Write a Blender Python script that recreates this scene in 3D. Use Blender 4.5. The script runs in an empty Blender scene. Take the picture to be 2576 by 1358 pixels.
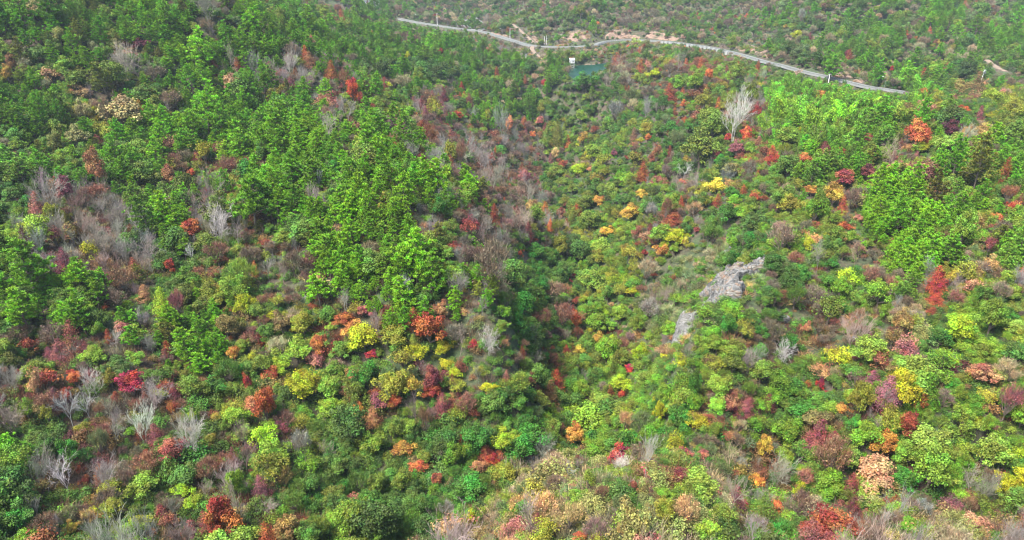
import bpy, math, random, time
import numpy as np
T0 = time.time()
rs = np.random.RandomState(7)
random.seed(7)
S = bpy.context.scene
COL = S.collection

# ------------------------------------------------------------------ camera, sky, sun, exposure
CAMZ = 140.0                      # drone height above the datum of the valley
PITCH = math.radians(25.0)
F = 1840.0                        # focal length in pixels of a 2576 x 1358 frame
cam = bpy.data.cameras.new('camera')
camo = bpy.data.objects.new('camera', cam)
COL.objects.link(camo)
camo.location = (0, 0, CAMZ)
camo.rotation_euler = (math.pi / 2 - PITCH, 0, 0)
cam.sensor_width = 36
cam.lens = 36 * F / 2576.0
cam.clip_start = 1
cam.clip_end = 9000
S.camera = camo

SUN_EL, SUN_AZ = math.radians(58), math.radians(-50)     # azimuth from +Y (view direction) towards -X
W = bpy.data.worlds.new('World')
S.world = W
W.use_nodes = True
nt = W.node_tree
bg = nt.nodes['Background']
sky = nt.nodes.new('ShaderNodeTexSky')
sky.sky_type = 'NISHITA'
sky.sun_disc = False
sky.sun_elevation = SUN_EL
sky.sun_rotation = -SUN_AZ
sky.air_density = 1.0
sky.dust_density = 3.0
sky.ozone_density = 0.6
nt.links.new(sky.outputs[0], bg.inputs[0])
bg.inputs[1].default_value = 0.06
sl = bpy.data.lights.new('sun', 'SUN')
sl.energy = 2.1
sl.angle = math.radians(20)
sl.color = (1.0, 0.96, 0.88)
so = bpy.data.objects.new('sun', sl)
COL.objects.link(so)
so.rotation_euler = (math.pi / 2 - SUN_EL, 0, 0)
# a sun lamp shines along its local -Z; aim it from azimuth SUN_AZ
from mathutils import Vector
sd = Vector((math.sin(SUN_AZ) * math.cos(SUN_EL), -math.cos(SUN_AZ) * math.cos(SUN_EL), math.sin(SUN_EL)))
sd = Vector((-0.42, -0.30, 0.86)).normalized()           # from the left, a little behind the camera
SUN_EL = math.asin(sd.z)
sky.sun_elevation = SUN_EL
sky.sun_rotation = math.atan2(sd.x, sd.y)
so.rotation_euler = sd.to_track_quat('Z', 'Y').to_euler()
S.view_settings.view_transform = 'Standard'
S.view_settings.look = 'None'
S.view_settings.gamma = 1
S.view_settings.use_curve_mapping = False
S.view_settings.exposure = 2.72
S.cycles.filter_width = 1.15
S.cycles.volume_bounces = 0
S.cycles.max_bounces = 5
S.cycles.diffuse_bounces = 2
S.cycles.transmission_bounces = 3
HAZE = 0.00007
S.cycles.volume_step_rate = 4

# ------------------------------------------------------------------ pixel <-> ray helpers (2576 x 1358 frame)
CP, SP = math.cos(PITCH), math.sin(PITCH)
def ray(u, v):
    u = np.asarray(u, float); v = np.asarray(v, float)
    dx = (u - 1288) / F; dy = (679 - v) / F
    return np.stack([dx, CP + dy * SP, -SP + dy * CP], -1)   # per unit of depth
def project(P):
    x = P[..., 0]; y = P[..., 1]; z = P[..., 2] - CAMZ
    d = y * CP - z * SP
    d = np.where(d < 1, 1, d)
    up = y * SP + z * CP
    return 1288 + F * x / d, 679 - F * up / d, d

# ------------------------------------------------------------------ terrain
CTRL = [  # u, v, ground distance Y of the canopy
 (1200,1358,95),(1400,1300,95),(1500,1180,102),(1700,1160,103),(1600,1358,85),(1900,1358,88),(2300,1358,90),(2576,1358,92),
 (2300,1270,102),(2576,1300,100),(2000,1330,97),
 (1250,1150,140),(1000,1300,118),(1050,1358,112),(1600,1090,150),(1950,1150,140),(2200,1180,130),(2450,1200,128),
 (1380,1000,184),(1420,850,248),(1430,700,322),(1440,550,400),(1440,420,495),(1420,300,590),(1420,230,630),
 (100,1358,95),(600,1358,103),(800,1200,128),(500,1200,125),(200,1200,120),(0,1200,118),(900,1000,155),(500,1000,148),(100,1000,142),
 (800,850,178),(450,850,175),(100,850,170),(200,700,190),(60,700,188),(400,720,195),(650,700,200),(850,720,192),(1000,780,180),
 (1150,850,178),(1250,740,181),(1330,820,208),(150,550,232),(350,550,238),(550,560,235),(100,450,258),(300,430,270),(550,430,280),
 (750,430,265),(900,430,250),(1000,480,226),(1100,560,211),(1200,620,198),(850,290,330),(650,270,350),(450,280,340),(100,300,310),
 (300,200,350),(100,150,350),(500,150,375),(620,170,400),(800,130,430),(400,60,400),(560,30,420),(100,0,380),(300,0,410),
 (700,40,560),(850,60,640),(1000,80,700),(1000,150,600),(1200,150,680),(1250,220,600),(1100,250,500),(1150,330,430),
 (1250,450,378),(1000,300,400),(1050,380,330),(1000,400,246),(1300,480,330),(1300,600,302),(1350,700,268),
 (1200,0,1150),(1500,0,1000),(1900,0,960),(2300,0,900),(2576,0,950),(2000,60,800),(2400,100,700),(2576,150,620),(1700,50,930),
 (1350,60,920),(2400,200,600),
 (1560,160,640),(1700,180,560),(1850,200,520),(1950,290,420),(2150,250,440),(2400,240,430),(2576,230,440),(2100,280,400),
 (1600,300,490),(1700,400,400),(1550,400,430),(1850,330,400),(1800,450,330),(1650,550,300),(1900,450,297),(2000,400,318),
 (2200,400,310),(2400,380,310),(2576,400,290),(2000,550,255),(2200,550,240),(2400,550,235),(2576,550,230),(1930,650,203),
 (1850,700,193),(1750,800,181),(1690,860,176),(1650,700,272),(1600,800,246),(1650,640,285),(2100,700,200),(2300,700,195),
 (2576,700,190),(1950,850,172),(2200,850,165),(2450,850,162),(1900,1000,150),(1650,950,182),(2200,1000,142),(2500,1000,140),
 (2200,1100,132),
]
cu = np.array(CTRL, float)
_r = ray(cu[:, 0], cu[:, 1])
_s = cu[:, 2] / _r[:, 1]
CPX = _r[:, 0] * _s; CPY = cu[:, 2]; CPZ = _r[:, 2] * _s + CAMZ
# anchors of the land around the frame (world x, y, z)
ANC = [(-420,430,128),(-330,620,110),(-700,600,120),(-900,1000,110),(0,1400,95),(-600,1400,100),(700,1400,105),(1000,900,85),(700,500,60),
       (480,300,62),(350,180,58),(0,65,55),(-80,60,45),(80,60,58),(-250,200,60),(-330,280,80),(-200,110,48),(200,100,56),
       (-1300,1300,110),(1300,1300,100),(1100,1100,95)]
CPX = np.append(CPX, [a[0] for a in ANC]); CPY = np.append(CPY, [a[1] for a in ANC]); CPZ = np.append(CPZ, [a[2] for a in ANC])
def warp(x, y):
    yc = np.clip(y, 60, 1400)
    a = np.clip(x / yc, -1.25, 1.25)
    return 1.6 * a, np.log(yc)
def tps_k(r2):
    return 0.5 * r2 * np.log(r2 + 1e-9)
_a, _b = warp(CPX, CPY)
n = len(_a)
K = tps_k((_a[:, None] - _a) ** 2 + (_b[:, None] - _b) ** 2) + np.eye(n) * 0.004
Pm = np.stack([np.ones(n), _a, _b], 1)
A = np.zeros((n + 3, n + 3)); A[:n, :n] = K; A[:n, n:] = Pm; A[n:, :n] = Pm.T
SOL = np.linalg.solve(A, np.append(CPZ, [0, 0, 0]))
def tps(x, y):
    out = np.empty(len(x))
    for i in range(0, len(x), 20000):
        a, b = warp(x[i:i + 20000], y[i:i + 20000])
        k = tps_k((a[:, None] - _a) ** 2 + (b[:, None] - _b) ** 2)
        out[i:i + 20000] = k @ SOL[:n] + SOL[n] + SOL[n + 1] * a + SOL[n + 2] * b
    return out
_perm = np.random.RandomState(3).rand(256, 256)
def vnoise(x, y):
    xi = np.floor(x).astype(int); yi = np.floor(y).astype(int)
    fx = x - xi; fy = y - yi
    fx = fx * fx * (3 - 2 * fx); fy = fy * fy * (3 - 2 * fy)
    g = lambda i, j: _perm[i & 255, j & 255]
    return (g(xi, yi) * (1 - fx) + g(xi + 1, yi) * fx) * (1 - fy) + (g(xi, yi + 1) * (1 - fx) + g(xi + 1, yi + 1) * fx) * fy - 0.5
def fbm(x, y, s, o=4):
    t = 0; a = 1.0
    for k in range(o):
        t = t + a * vnoise(x / s + 17.3 * k, y / s + 9.1 * k); s *= 0.5; a *= 0.5
    return t

# roads: (u, v, z) -> world, the road surface is smooth
def at_z(u, v, z):
    r = ray(u, v); k = (z - CAMZ) / r[..., 2]
    return np.stack([r[..., 0] * k, r[..., 1] * k, np.full(np.shape(k), z) if np.isscalar(z) else z], -1)
ROADPX = {
 'main': [(1005,46,35.5),(1021,50,35),(1078,60,34),(1144,70,32.5),(1211,79,31),(1231,83,30.5),(1288,100,28.5),(1331,113,27.5),(1385,117.5,27),(1438,117.5,27),
          (1488,114,27.2),(1515,106,27.6),(1545,101.5,28),(1588,100,28.8),(1655,102.5,30.5),(1722,109,33),(1788,119,35.5),(1855,134,37),(1932,156,38),
          (1965,163,38),(2015,177,37.8),(2085,193,36.5),(2132,205,35.5),(2182,217,35),(2222,223,34.5),(2275,231,34)],
 'side': [(1341,114,27.4),(1339,124,26),(1348,136,24.5),(1368,148,23)],
 'track': [(1290,60,36),(1298,67,34),(1321,87,31),(1345,109,27.8)],
 'path': [(2484,150,42.5),(2500,163,41),(2532,180,40)],
}
def smooth_line(pts, per=6):
    pts = np.array(pts); out = []
    for i in range(len(pts) - 1):
        p0 = pts[max(i - 1, 0)]; p1 = pts[i]; p2 = pts[i + 1]; p3 = pts[min(i + 2, len(pts) - 1)]
        for k in range(per):
            t = k / per
            out.append(0.5 * ((2 * p1) + (-p0 + p2) * t + (2 * p0 - 5 * p1 + 4 * p2 - p3) * t * t + (-p0 + 3 * p1 - 3 * p2 + p3) * t ** 3))
    out.append(pts[-1])
    return np.array(out)
ROADW = {}
for k_, l_ in ROADPX.items():
    a = np.array(l_, float)
    ROADW[k_] = smooth_line(at_z(a[:, 0], a[:, 1], a[:, 2]))
ROAD_HALF = {'main': 3.2, 'side': 2.6, 'track': 2.0, 'path': 1.8}
def near_line(x, y, line):
    """distance to a polyline and the height of its nearest point"""
    best = np.full(len(x), 1e9); zz = np.zeros(len(x))
    for p, q in zip(line[:-1], line[1:]):
        d = q[:2] - p[:2]; L2 = max(d @ d, 1e-9)
        t = np.clip(((x - p[0]) * d[0] + (y - p[1]) * d[1]) / L2, 0, 1)
        dd = np.hypot(x - p[0] - t * d[0], y - p[1] - t * d[1])
        m = dd < best
        best = np.where(m, dd, best); zz = np.where(m, p[2] + t * (q[2] - p[2]), zz)
    return best, zz
WATER_Z = 22.0
_w = [(1436,172),(1452,164),(1480,163),(1512,160),(1560,152),(1620,150),(1600,165),(1540,178),(1500,190),(1470,206),(1448,204),(1430,196),(1426,182)]
WPOLY = at_z(np.array([p[0] for p in _w]), np.array([p[1] for p in _w]), WATER_Z)[:, :2]
def inpoly(x, y, poly):
    c = np.zeros(np.shape(x), bool)
    px, py = poly[:, 0], poly[:, 1]
    j = len(px) - 1
    for i in range(len(px)):
        m = ((py[i] > y) != (py[j] > y)) & (x < (px[j] - px[i]) * (y - py[i]) / (py[j] - py[i] + 1e-12) + px[i])
        c ^= m; j = i
    return c
def polydist(x, y, poly):
    cl = np.concatenate([poly, poly[:1]]); cl = np.c_[cl, np.zeros(len(cl))]
    return near_line(x, y, cl)[0]
def sstep(t):
    t = np.clip(t, 0, 1); return t * t * (3 - 2 * t)
def height(x, y):
    x = np.asarray(x, float).ravel(); y = np.asarray(y, float).ravel()
    z = tps(x, y) - 5.0
    far = np.clip(y / 300, 0.5, 1.6)
    z = z + fbm(x, y, 60, 4) * 5.0 * far + fbm(x + 300, y, 14, 2) * 1.6
    yr_ = np.interp(x, ROADW['main'][:, 0], ROADW['main'][:, 1]) if 'ROADW' in globals() else np.full(len(x), 800.)
    z = z + sstep((y - yr_ - 45) / 110) * (fbm(x + 70, y, 150, 3) * 34)
    far_rise = np.clip((np.hypot(x, y - 600) - 1200) / 1500, 0, 1)
    z = z * (1 - far_rise) + far_rise * (110 + fbm(x, y, 500, 3) * 90)
    m = (y > 450) & (np.abs(x) < 750) & (y < 1200)
    if m.any():
        xm, ym, zm = x[m], y[m], z[m]
        for k_ in ('path', 'track', 'side', 'main'):
            d, rz = near_line(xm, ym, ROADW[k_])
            h = ROAD_HALF[k_]
            w = 1 - sstep((d - h - 1.2) / (7.0 if k_ != 'main' else 13.0))
            zm = zm * (1 - w) + (rz - 0.12) * w
            if k_ == 'main':
                yr = np.interp(xm, ROADW['main'][:, 0], ROADW['main'][:, 1])
                gap = yr - ym
                cap = rz - 3.5 + .05 * d
                kf = sstep((gap - h) / 10) * (1 - sstep((d - 90) / 50))
                zm = zm - np.maximum(zm - cap, 0) * kf
        ins = inpoly(xm, ym, WPOLY); d = polydist(xm, ym, WPOLY)
        out = WATER_Z + 0.3 + 0.22 * d
        w = 1 - sstep(d / 38)
        zo = zm * (1 - w) + out * w
        zm = np.where(ins, WATER_Z - np.minimum(4, 0.1 + d * 0.4), zo)
        z[m] = zm
    return z
def hit(u, v, dh=0.0, y0=60, y1=1400, n=900):
    """first point along the pixel's ray where the terrain raised by dh is met"""
    r = ray(u, v)
    Y = np.geomspace(y0, y1, n)
    k = Y / r[1]
    X = r[0] * k; Z = r[2] * k + CAMZ
    g = height(X, Y) + dh - Z
    i = np.argmax(g > 0)
    if g[i] <= 0:
        i = n - 1
    if i == 0:
        return np.array([X[0], Y[0], Z[0]])
    t = g[i - 1] / (g[i - 1] - g[i] + 1e-9)
    return np.array([X[i - 1] + t * (X[i] - X[i - 1]), Y[i - 1] + t * (Y[i] - Y[i - 1]), Z[i - 1] + t * (Z[i] - Z[i - 1])])

# ------------------------------------------------------------------ materials
def new_mat(name):
    m = bpy.data.materials.new(name); m.use_nodes = True
    m.node_tree.nodes.clear()
    return m, m.node_tree.nodes, m.node_tree.links
def mathn(N, L, op, a, b=None, c=None):
    n = N.new('ShaderNodeMath'); n.operation = op
    for i, s in enumerate((a, b, c)):
        if s is None: continue
        if isinstance(s, (int, float)): n.inputs[i].default_value = s
        else: L.new(s, n.inputs[i])
    return n.outputs[0]
def mixc(N, L, f, a, b, mode='MIX'):
    n = N.new('ShaderNodeMix'); n.data_type = 'RGBA'; n.blend_type = mode
    for s, i in ((f, 0), (a, 6), (b, 7)):
        if isinstance(s, (int, float)): n.inputs[i].default_value = s
        elif isinstance(s, tuple): n.inputs[i].default_value = (*s, 1)
        else: L.new(s, n.inputs[i])
    return n.outputs[2]
def noise(N, L, scale, detail=3, rough=.6, vec=None):
    n = N.new('ShaderNodeTexNoise'); n.inputs['Scale'].default_value = scale; n.inputs['Detail'].default_value = detail
    n.inputs['Roughness'].default_value = rough
    if vec is not None: L.new(vec, n.inputs['Vector'])
    return n.outputs[0]
def ramp(N, L, f, stops):
    n = N.new('ShaderNodeValToRGB'); e = n.color_ramp.elements
    while len(e) < len(stops): e.new(0.5)
    for k, (p, c) in enumerate(stops):
        e[k].position = p; e[k].color = (*c, 1)
    L.new(f, n.inputs[0]); return n.outputs[0]
def tint_source(N, L):
    """colour of this tree: the object's own colour, or the 'tint' of the instance when it stands in a wood"""
    oi = N.new('ShaderNodeObjectInfo')
    at = N.new('ShaderNodeAttribute'); at.attribute_type = 'INSTANCER'; at.attribute_name = 'tint'
    am = N.new('ShaderNodeAttribute'); am.attribute_type = 'INSTANCER'; am.attribute_name = 'mass'
    return mixc(N, L, am.outputs['Fac'], oi.outputs['Color'], at.outputs['Color']), oi
def leaf_material(name, transl=0.16, hue=0.055, vary=0.95, rough=.6):
    m, N, L = new_mat(name)
    col, oi = tint_source(N, L)
    a1 = N.new('ShaderNodeAttribute'); a1.attribute_name = 'rnd'
    a2 = N.new('ShaderNodeAttribute'); a2.attribute_name = 'clump'
    hs = N.new('ShaderNodeHueSaturation')
    h = mathn(N, L, 'MULTIPLY_ADD', a2.outputs['Fac'], hue, 0.5 - hue * .8)
    L.new(h, hs.inputs['Hue'])
    v = mathn(N, L, 'MULTIPLY_ADD', a1.outputs['Fac'], vary, 1 - vary * .5)
    v2 = mathn(N, L, 'MULTIPLY_ADD', a2.outputs['Fac'], 0.7, 0.65)
    L.new(mathn(N, L, 'MULTIPLY', v, v2), hs.inputs['Value'])
    hs.inputs['Saturation'].default_value = 1.0
    ge = N.new('ShaderNodeNewGeometry')
    nb = noise(N, L, .55, 2, .6, ge.outputs['Position'])
    warmf = ramp(N, L, nb, [(0.36, (.78, .95, .85)), (0.5, (1, 1, 1)), (0.66, (1.20, 1.10, .85))])
    L.new(mixc(N, L, 1.0, col, warmf, 'MULTIPLY'), hs.inputs['Color'])
    d = N.new('ShaderNodeBsdfPrincipled'); d.inputs['Roughness'].default_value = rough
    d.inputs['Specular IOR Level'].default_value = 0.25
    L.new(hs.outputs[0], d.inputs['Base Color'])
    t = N.new('ShaderNodeBsdfTranslucent'); L.new(hs.outputs[0], t.inputs['Color'])
    mx = N.new('ShaderNodeMixShader'); mx.inputs[0].default_value = transl
    L.new(d.outputs[0], mx.inputs[1]); L.new(t.outputs[0], mx.inputs[2])
    o = N.new('ShaderNodeOutputMaterial'); L.new(mx.outputs[0], o.inputs[0])
    return m
def bark_material(name, c1, c2):
    m, N, L = new_mat(name)
    tc = N.new('ShaderNodeTexCoord')
    f = noise(N, L, 3.0, 4, .6, tc.outputs['Object'])
    c = ramp(N, L, f, [(0.3, c1), (0.7, c2)])
    d = N.new('ShaderNodeBsdfPrincipled'); d.inputs['Roughness'].default_value = .9
    L.new(c, d.inputs['Base Color'])
    o = N.new('ShaderNodeOutputMaterial'); L.new(d.outputs[0], o.inputs[0])
    return m
def twig_material(name):
    m, N, L = new_mat(name)
    col, oi = tint_source(N, L)
    tc = N.new('ShaderNodeTexCoord')
    f = noise(N, L, 2.0, 3, .6, tc.outputs['Object'])
    c = mixc(N, L, 1.0, col, ramp(N, L, f, [(0.3, (.65, .62, .6)), (0.7, (1.15, 1.15, 1.15))]), 'MULTIPLY')
    d = N.new('ShaderNodeBsdfPrincipled'); d.inputs['Roughness'].default_value = .8
    L.new(c, d.inputs['Base Color'])
    o = N.new('ShaderNodeOutputMaterial'); L.new(d.outputs[0], o.inputs[0])
    return m
def plain(name, col, rough=.8, var=.25, scale=.8, bump=0.0, metal=0):
    m, N, L = new_mat(name)
    tc = N.new('ShaderNodeTexCoord')
    f = noise(N, L, scale, 5, .6, tc.outputs['Object'])
    lo = tuple(c * (1 - var) for c in col); hi = tuple(min(1, c * (1 + var)) for c in col)
    c = ramp(N, L, f, [(0.3, lo), (0.7, hi)])
    d = N.new('ShaderNodeBsdfPrincipled'); d.inputs['Roughness'].default_value = rough; d.inputs['Metallic'].default_value = metal
    L.new(c, d.inputs['Base Color'])
    if bump:
        b = N.new('ShaderNodeBump'); b.inputs['Strength'].default_value = bump; b.inputs['Distance'].default_value = .3
        L.new(f, b.inputs['Height']); L.new(b.outputs[0], d.inputs['Normal'])
    o = N.new('ShaderNodeOutputMaterial'); L.new(d.outputs[0], o.inputs[0])
    return m
M_LEAF = leaf_material('leaves')
M_NEEDLE = leaf_material('needles', transl=.15, hue=.04, vary=.9)
M_BAMBOO = leaf_material('bamboo_leaves', transl=.22, hue=.05, vary=1.1)
M_BARK = bark_material('bark', (.055, .04, .03), (.16, .13, .10))
M_TWIG = twig_material('pale_bark')
M_CONC = plain('concrete', (.24, .25, .24), .85, .15, .3)
M_WHITE = plain('white_paint', (.75, .76, .75), .7, .06, .5)
M_WHITEWALL = plain('white_render', (.68, .68, .66), .85, .1, .3)
M_DARK = plain('dark_opening', (.03, .035, .04), .4, .1)
M_ASPHALT = plain('pale_asphalt', (.095, .10, .097), .9, .15, .15)
M_DIRTROAD = plain('dirt_track', (.15, .11, .08), .95, .2, .3)
M_METAL = plain('galvanised_steel', (.10, .115, .11), .7, .08, 1, 0, 0)

def ground_material():
    m, N, L = new_mat('ground_litter')
    tc = N.new('ShaderNodeTexCoord')
    f1 = noise(N, L, .05, 6, .65, tc.outputs['Object'])
    f2 = noise(N, L, .6, 6, .7, tc.outputs['Object'])
    c1 = ramp(N, L, f2, [(0.3, (.02, .017, .011)), (0.52, (.05, .036, .024)), (0.75, (.10, .07, .048))])
    c2 = ramp(N, L, f2, [(0.3, (.012, .022, .008)), (0.55, (.03, .05, .016)), (0.75, (.055, .075, .025))])
    fm = ramp(N, L, f1, [(0.42, (0, 0, 0)), (0.58, (1, 1, 1))])
    c = mixc(N, L, fm, c1, c2)
    d = N.new('ShaderNodeBsdfPrincipled'); d.inputs['Roughness'].default_value = .95
    L.new(c, d.inputs['Base Color'])
    b = N.new('ShaderNodeBump'); b.inputs['Strength'].default_value = .8; b.inputs['Distance'].default_value = .5
    L.new(f2, b.inputs['Height']); L.new(b.outputs[0], d.inputs['Normal'])
    o = N.new('ShaderNodeOutputMaterial'); L.new(d.outputs[0], o.inputs[0])
    return m
def rock_material(name, cols, scale=.16):
    m, N, L = new_mat(name)
    tc = N.new('ShaderNodeTexCoord')
    mp = N.new('ShaderNodeMapping'); mp.inputs['Scale'].default_value = (.7, 1.2, 2.6); mp.inputs['Rotation'].default_value = (.5, .4, .7)
    L.new(tc.outputs['Object'], mp.inputs[0])
    f1 = noise(N, L, scale, 8, .68, mp.outputs[0])
    c = ramp(N, L, f1, cols)
    f2 = noise(N, L, scale * 4, 4, .6, mp.outputs[0])
    vo = N.new('ShaderNodeTexVoronoi'); vo.feature = 'DISTANCE_TO_EDGE'; vo.inputs['Scale'].default_value = scale * 1.6
    L.new(mp.outputs[0], vo.inputs['Vector'])
    crack = ramp(N, L, vo.outputs['Distance'], [(0.0, (.45, .42, .4)), (0.06, (1, 1, 1))])
    c = mixc(N, L, 1.0, c, crack, 'MULTIPLY')
    c = mixc(N, L, 1.0, c, ramp(N, L, f2, [(0.3, (.7, .7, .7)), (0.7, (1.2, 1.2, 1.2))]), 'MULTIPLY')
    d = N.new('ShaderNodeBsdfPrincipled'); d.inputs['Roughness'].default_value = .9
    L.new(c, d.inputs['Base Color'])
    b = N.new('ShaderNodeBump'); b.inputs['Strength'].default_value = 1; b.inputs['Distance'].default_value = .6
    L.new(f2, b.inputs['Height']); L.new(b.outputs[0], d.inputs['Normal'])
    o = N.new('ShaderNodeOutputMaterial'); L.new(d.outputs[0], o.inputs[0])
    return m
M_GROUND = ground_material()
M_ROCK = rock_material('grey_rock', [(0.38, (.03, .03, .03)), (0.46, (.08, .08, .078)), (0.52, (.14, .142, .14)), (0.56, (.12, .075, .05)), (0.59, (.13, .12, .10)), (0.72, (.155, .155, .152))])
M_PALEROCK = rock_material('pale_rock', [(0.36, (.045, .045, .04)), (0.47, (.11, .11, .105)), (0.7, (.17, .17, .165))])
M_EARTH = rock_material('bare_earth', [(0.35, (.05, .06, .03)), (0.45, (.11, .075, .05)), (0.55, (.19, .12, .09)), (0.68, (.10, .09, .05))], .12)
def water_material():
    m, N, L = new_mat('green_water')
    tc = N.new('ShaderNodeTexCoord')
    d = N.new('ShaderNodeBsdfPrincipled'); d.inputs['Base Color'].default_value = (.006, .032, .020, 1)
    d.inputs['Roughness'].default_value = .3; d.inputs['Specular IOR Level'].default_value = .03
    b = N.new('ShaderNodeBump'); b.inputs['Strength'].default_value = .15
    L.new(noise(N, L, .8, 3, .6, tc.outputs['Object']), b.inputs['Height']); L.new(b.outputs[0], d.inputs['Normal'])
    o = N.new('ShaderNodeOutputMaterial'); L.new(d.outputs[0], o.inputs[0])
    return m
M_WATER = water_material()

# ------------------------------------------------------------------ mesh helpers
def mesh_np(name, V, Fl, mats, midx=None, attrs=None, smooth=False):
    """V (n,3); Fl list of (k, array (m,k)); midx per face"""
    me = bpy.data.meshes.new(name)
    V = np.asarray(V, np.float32)
    me.vertices.add(len(V)); me.vertices.foreach_set('co', V.ravel())
    loops = np.concatenate([f.ravel() for f in Fl]) if Fl else np.zeros(0, int)
    tot = np.concatenate([np.full(len(f), f.shape[1]) for f in Fl])
    st = np.concatenate([[0], np.cumsum(tot)[:-1]])
    me.loops.add(len(loops)); me.loops.foreach_set('vertex_index', loops.astype(np.int32))
    me.polygons.add(len(tot)); me.polygons.foreach_set('loop_start', st.astype(np.int32))
    if midx is not None: me.polygons.foreach_set('material_index', np.asarray(midx, np.int32))
    me.polygons.foreach_set('use_smooth', np.full(len(tot), smooth))
    for m in mats: me.materials.append(m)
    for k, a in (attrs or {}).items():
        at = me.attributes.new(k, 'FLOAT', 'FACE'); at.data.foreach_set('value', np.asarray(a, np.float32))
    me.update(calc_edges=True)
    return me
def add_obj(name, me, parent=None, loc=None, **props):
    o = bpy.data.objects.new(name, me); COL.objects.link(o)
    if parent is not None: o.parent = parent
    if loc is not None: o.location = loc
    for k, v in props.items(): o[k] = v
    return o
class Build:
    """collects tapered tubes and boxes into one mesh"""
    def __init__(s): s.V = []; s.F3 = []; s.F4 = []; s.n = 0
    def tube(s, p, q, r0, r1, k=5):
        p = np.array(p, float); q = np.array(q, float); d = q - p; L = np.linalg.norm(d) + 1e-9; d /= L
        a = np.cross(d, [0, 0, 1.0]) if abs(d[2]) < .9 else np.cross(d, [1.0, 0, 0]); a /= np.linalg.norm(a); b = np.cross(d, a)
        t = np.arange(k) * 2 * np.pi / k
        ring = np.cos(t)[:, None] * a + np.sin(t)[:, None] * b
        s.V.append(p + ring * r0); s.V.append(q + ring * r1)
        for i in range(k):
            j = (i + 1) % k
            s.F4.append((s.n + i, s.n + j, s.n + k + j, s.n + k + i))
        s.n += 2 * k
        s.F3 += [(s.n - k, s.n - k + i, s.n - k + i + 1) for i in range(1, k - 1)]
    def box(s, c, sz, rz=0):
        c = np.array(c, float); h = np.array(sz, float) / 2
        v = np.array([(x, y, z) for z in (-1, 1) for x, y in ((-1, -1), (1, -1), (1, 1), (-1, 1))], float) * h
        cr, sr = math.cos(rz), math.sin(rz)
        v = np.stack([v[:, 0] * cr - v[:, 1] * sr, v[:, 0] * sr + v[:, 1] * cr, v[:, 2]], 1) + c
        s.V.append(v); n = s.n
        for f in ((0, 3, 2, 1), (4, 5, 6, 7), (0, 1, 5, 4), (1, 2, 6, 5), (2, 3, 7, 6), (3, 0, 4, 7)): s.F4.append(tuple(n + i for i in f))
        s.n += 8
    def arrays(s):
        V = np.concatenate(s.V) if s.V else np.zeros((0, 3))
        return V, np.array(s.F3, int).reshape(-1, 3), np.array(s.F4, int).reshape(-1, 4)
    def mesh(s, name, mat, smooth=False):
        V, a, b = s.arrays()
        return mesh_np(name, V, [f for f in (a, b) if len(f)], [mat], smooth=smooth)

# ------------------------------------------------------------------ ground sheet
def axis(core, step_fn, out):
    xs = [core[0]]
    while xs[-1] < core[1]: xs.append(xs[-1] + step_fn(xs[-1]))
    s = 12.0; hi = xs[-1]; ext = []
    while hi < out[1]: hi += s; ext.append(hi); s *= 1.25
    s = 12.0; lo = core[0]; pre = []
    while lo > out[0]: lo -= s; pre.append(lo); s *= 1.25
    return np.array(pre[::-1] + xs + ext)
gx = axis((-620, 700), lambda x: 2.8 if abs(x) < 190 else 5.0, (-3200, 3200))
gy = axis((60, 1100), lambda y: 2.4 if y < 300 else 4.0, (-1500, 3500))
GX, GY = np.meshgrid(gx, gy)
GZ = height(GX, GY).reshape(GX.shape)
nx, ny = len(gx), len(gy)
I = np.arange(nx * ny).reshape(ny, nx)
quads = np.stack([I[:-1, :-1], I[:-1, 1:], I[1:, 1:], I[1:, :-1]], -1).reshape(-1, 4)
gme = mesh_np('ground', np.stack([GX, GY, GZ], -1).reshape(-1, 3), [quads], [M_GROUND], smooth=True)
add_obj('ground', gme, kind='structure')
print('ground', len(quads), round(time.time() - T0, 1))
def gz(x, y):
    """height of the ground mesh itself"""
    x = np.asarray(x, float); y = np.asarray(y, float)
    i = np.clip(np.searchsorted(gx, x) - 1, 0, nx - 2); j = np.clip(np.searchsorted(gy, y) - 1, 0, ny - 2)
    fx = (x - gx[i]) / (gx[i + 1] - gx[i]); fy = (y - gy[j]) / (gy[j + 1] - gy[j])
    return (GZ[j, i] * (1 - fx) + GZ[j, i + 1] * fx) * (1 - fy) + (GZ[j + 1, i] * (1 - fx) + GZ[j + 1, i + 1] * fx) * fy
# ------------------------------------------------------------------ tree prototypes (unit crown radius, base at the origin)
def unit(v): return v / (np.linalg.norm(v, axis=-1, keepdims=True) + 1e-9)
def leaf_quads(r, P, Nn, size, aspect=.62, droop=0.0):
    """one rhombic leaf spray per point, facing Nn"""
    n = len(P)
    a = unit(np.cross(Nn, unit(r.normal(size=(n, 3)))))
    b = np.cross(Nn, a)
    s = np.asarray(size).reshape(-1, 1)
    lift = Nn * s * .25
    V = np.stack([P - a * s, P - b * s * aspect + lift, P + a * s, P + b * s * aspect + lift], 1).reshape(-1, 3)
    V[:, 2] -= droop * np.repeat(s.ravel(), 4)
    return V, np.arange(4 * n).reshape(-1, 4)
def blades(r, P, D, length, width, flat=3.0):
    n = len(P)
    a = unit(np.cross(D, unit(r.normal(size=(n, 3)) * flat + [0, 0, 1])))
    l = np.asarray(length).reshape(-1, 1); w = np.asarray(width).reshape(-1, 1)
    V = np.stack([P - a * w, P + a * w, P + D * l], 1).reshape(-1, 3)
    return V, np.arange(3 * n).reshape(-1, 3)
def sph(r, n, zmin=-1.0):
    v = unit(r.normal(size=(n * 3, 3))); v = v[v[:, 2] > zmin][:n]
    while len(v) < n: v = np.concatenate([v, v])[:n]
    return v
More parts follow.
